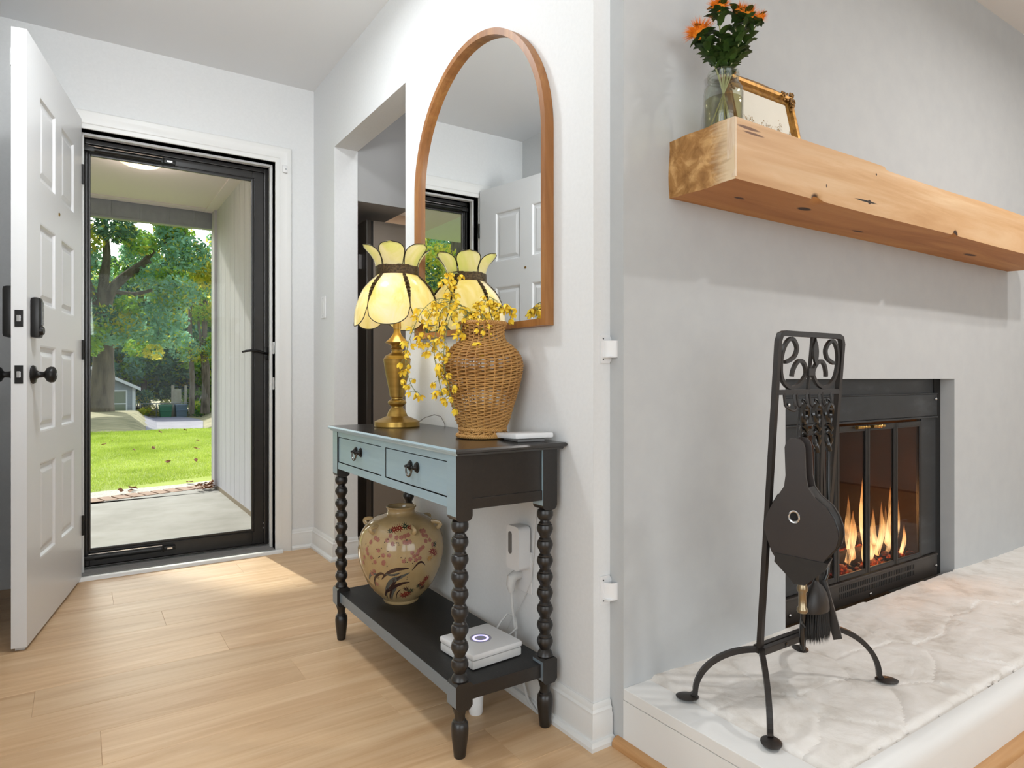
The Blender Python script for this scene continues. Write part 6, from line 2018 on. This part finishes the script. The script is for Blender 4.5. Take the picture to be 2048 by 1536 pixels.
# small trunks at the wood's edge
for (x, y, r_, lab) in ((5.6, 50, .19, 'slim grey-brown trunk at the edge of the wood'), (6.55, 50, .25, 'pale double trunk at the right edge of the wood')):
    t_ = thing('edge_tree', lab, 'tree', (x, y, -1.5), 0, 'trees at the edge of the wood')
    limb(t_, [(x, y, -1.6), (x + .05, y, 1), (x - .1, y, 4), (x, y, 8)], r_, r_ * .6, 'trunk')
    if r_ > .2: limb(t_, [(x - .25, y, -1.6), (x - .15, y, .5), (x - .3, y, 3), (x - .6, y, 6)], .14, .08, 'trunk')
    leaves('leaves', [(x + rk.uniform(-1.6, 1.6), y + rk.uniform(-1.5, 1.5), rk.uniform(2.5, 8), rk.uniform(.5, 1.1)) for _ in range(14)], 5200, .11, [M['lfB'], M['lfC'], M['lfD'], M['lfA']], [.35, .35, .15, .15], t_, int(x * 10))
# dense wood behind
kk = 0
desc = ['tall dark green woodland tree behind the fence', 'yellow-green woodland tree catching the light', 'blue-green woodland tree far behind the driveway']
wood_spots = [(-7, 66, 0), (-3.5, 70, 1), (0, 74, 1), (2.5, 68, 0), (4.6, 72, 1), (6.5, 66, 2), (8.6, 70, 1), (10.8, 67, 0), (13.5, 72, 1), (3.4, 62, 2), (7.4, 60.5, 0), (9.6, 62, 1), (12, 64, 2),
              (-14, 44, 1), (-10, 38, 0), (-18, 40, 1), (-12.5, 30, 2), (-16, 24, 1), (-9, 24, 0), (-22, 34, 0), (-19, 52, 2)]
for (x, y, kd) in wood_spots:
    bz_ = tz(x, y)
    t_ = thing('woodland_tree', desc[kd], 'tree', (x, y, bz_), 0, 'woodland trees beyond the yard, ' + ('dark green', 'yellow-green', 'blue-green')[kd])
    limb(t_, [(x, y, bz_ - .3), (x + rk.uniform(-.3, .3), y, bz_ + 4), (x + rk.uniform(-.6, .6), y, bz_ + 10)], .26, .12, 'trunk')
    left = x < -8
    hi = 12.5 if not left else 9.5
    bb_ = [(x + rk.uniform(-2.6, 2.6), y + rk.uniform(-2.4, 2.4), bz_ + rk.uniform(1.0 if kd != 1 else 2.0, hi), rk.uniform(.7, 1.6)) for _ in range(46)]
    w_ = ([.10, .35, .10, .45], [.08, .30, .50, .12], [.5, .25, .05, .2])[kd]
    leaves('leaves', bb_, 15000 if not left else 13000, .24 if not left else .16, [M['lfA'], M['lfB'], M['lfC'], M['lfD']], w_, t_, 20 + kk)
    kk += 1
t_ = thing('yard_tree', 'pale-trunked yellow-green tree seen in the mirror through the door', 'tree', (-7.3, 14, -.2), 0, 'yard trees')
limb(t_, [(-7.3, 14, -.5), (-7.2, 14, 1.5), (-7.35, 14, 3.5), (-7.5, 14, 6)], .36, .24, 'trunk', 12)
limb(t_, [(-7.2, 14, 2.2), (-6.6, 13.8, 2.7), (-5.6, 13.5, 2.9), (-4.9, 13.4, 3.0)], .10, .04)
leaves('leaves', [(-6.0 + rk.uniform(-2.2, 1.9), 14 + rk.uniform(-.4, 2.2), rk.uniform(1.4, 6.5), rk.uniform(.35, .75)) for _ in range(40)], 16000, .07, [M['lfA'], M['lfB'], M['lfC'], M['lfD']], [.12, .40, .43, .05], t_, 91)
# shrubs at the foot of the wood
for (x, y, r_, mt, lab) in ((3.1, 56.5, .35, 2, 'low yellow-flowering shrub at the house corner'), (7.3, 56, .8, 1, 'dense green shrub right of the bins'), (8.6, 56.5, .8, 1, 'tangled green shrub at the foot of the wood'), (4.7, 59.5, .9, 2, 'yellow-leaved shrub behind the green bin'), (2.9, 60, 1.0, 3, 'dark shrub beside the house wall')):
    t_ = thing('shrub', lab, 'shrub', (x, y, tz(x, y)), 0, 'shrubs by the fence')
    limb(t_, [(x, y, tz(x, y) - .1), (x + .1, y, tz(x, y) + r_)], .04, .02, 'stem')
    w_ = [.1, .1, .1, .1]; w_[mt] = .7
    leaves('leaves', [(x + rk.uniform(-r_, r_), y + rk.uniform(-.4, .4), tz(x, y) + r_ * rk.uniform(.3, 1.3), r_ * .6) for _ in range(6)], 1500, .09, [M['lfA'], M['lfB'], M['lfC'], M['lfD']], w_, t_, int(x * 7))
# unseen leaning tree added left of the porch to throw slanting shade on the threshold
t_ = thing('shade_tree', 'unseen leaning dark-trunked tree added left of the porch to shade the threshold', 'tree', (-3.6, 9.6, PZ_), 0, 'yard trees')
limb(t_, [(-4.1, 9.6, PZ_ - .2), (-3.75, 9.5, 1.6), (-3.1, 9.45, 3.1), (-2.04, 9.4, 4.43), (-1.84, 9.4, 4.66), (-1.0, 9.3, 5.7)], .36, .27, 'trunk', 12)
leaves('leaves', [(-2.6 + rk.uniform(-1.6, 1.7), 9.6 + rk.uniform(-1.5, 1.2), rk.uniform(6.4, 9.0), rk.uniform(.5, .9)) for _ in range(16)], 9000, .06, [M['lfA'], M['lfB'], M['lfC'], M['lfD']], [.2, .4, .3, .1], t_, 77)
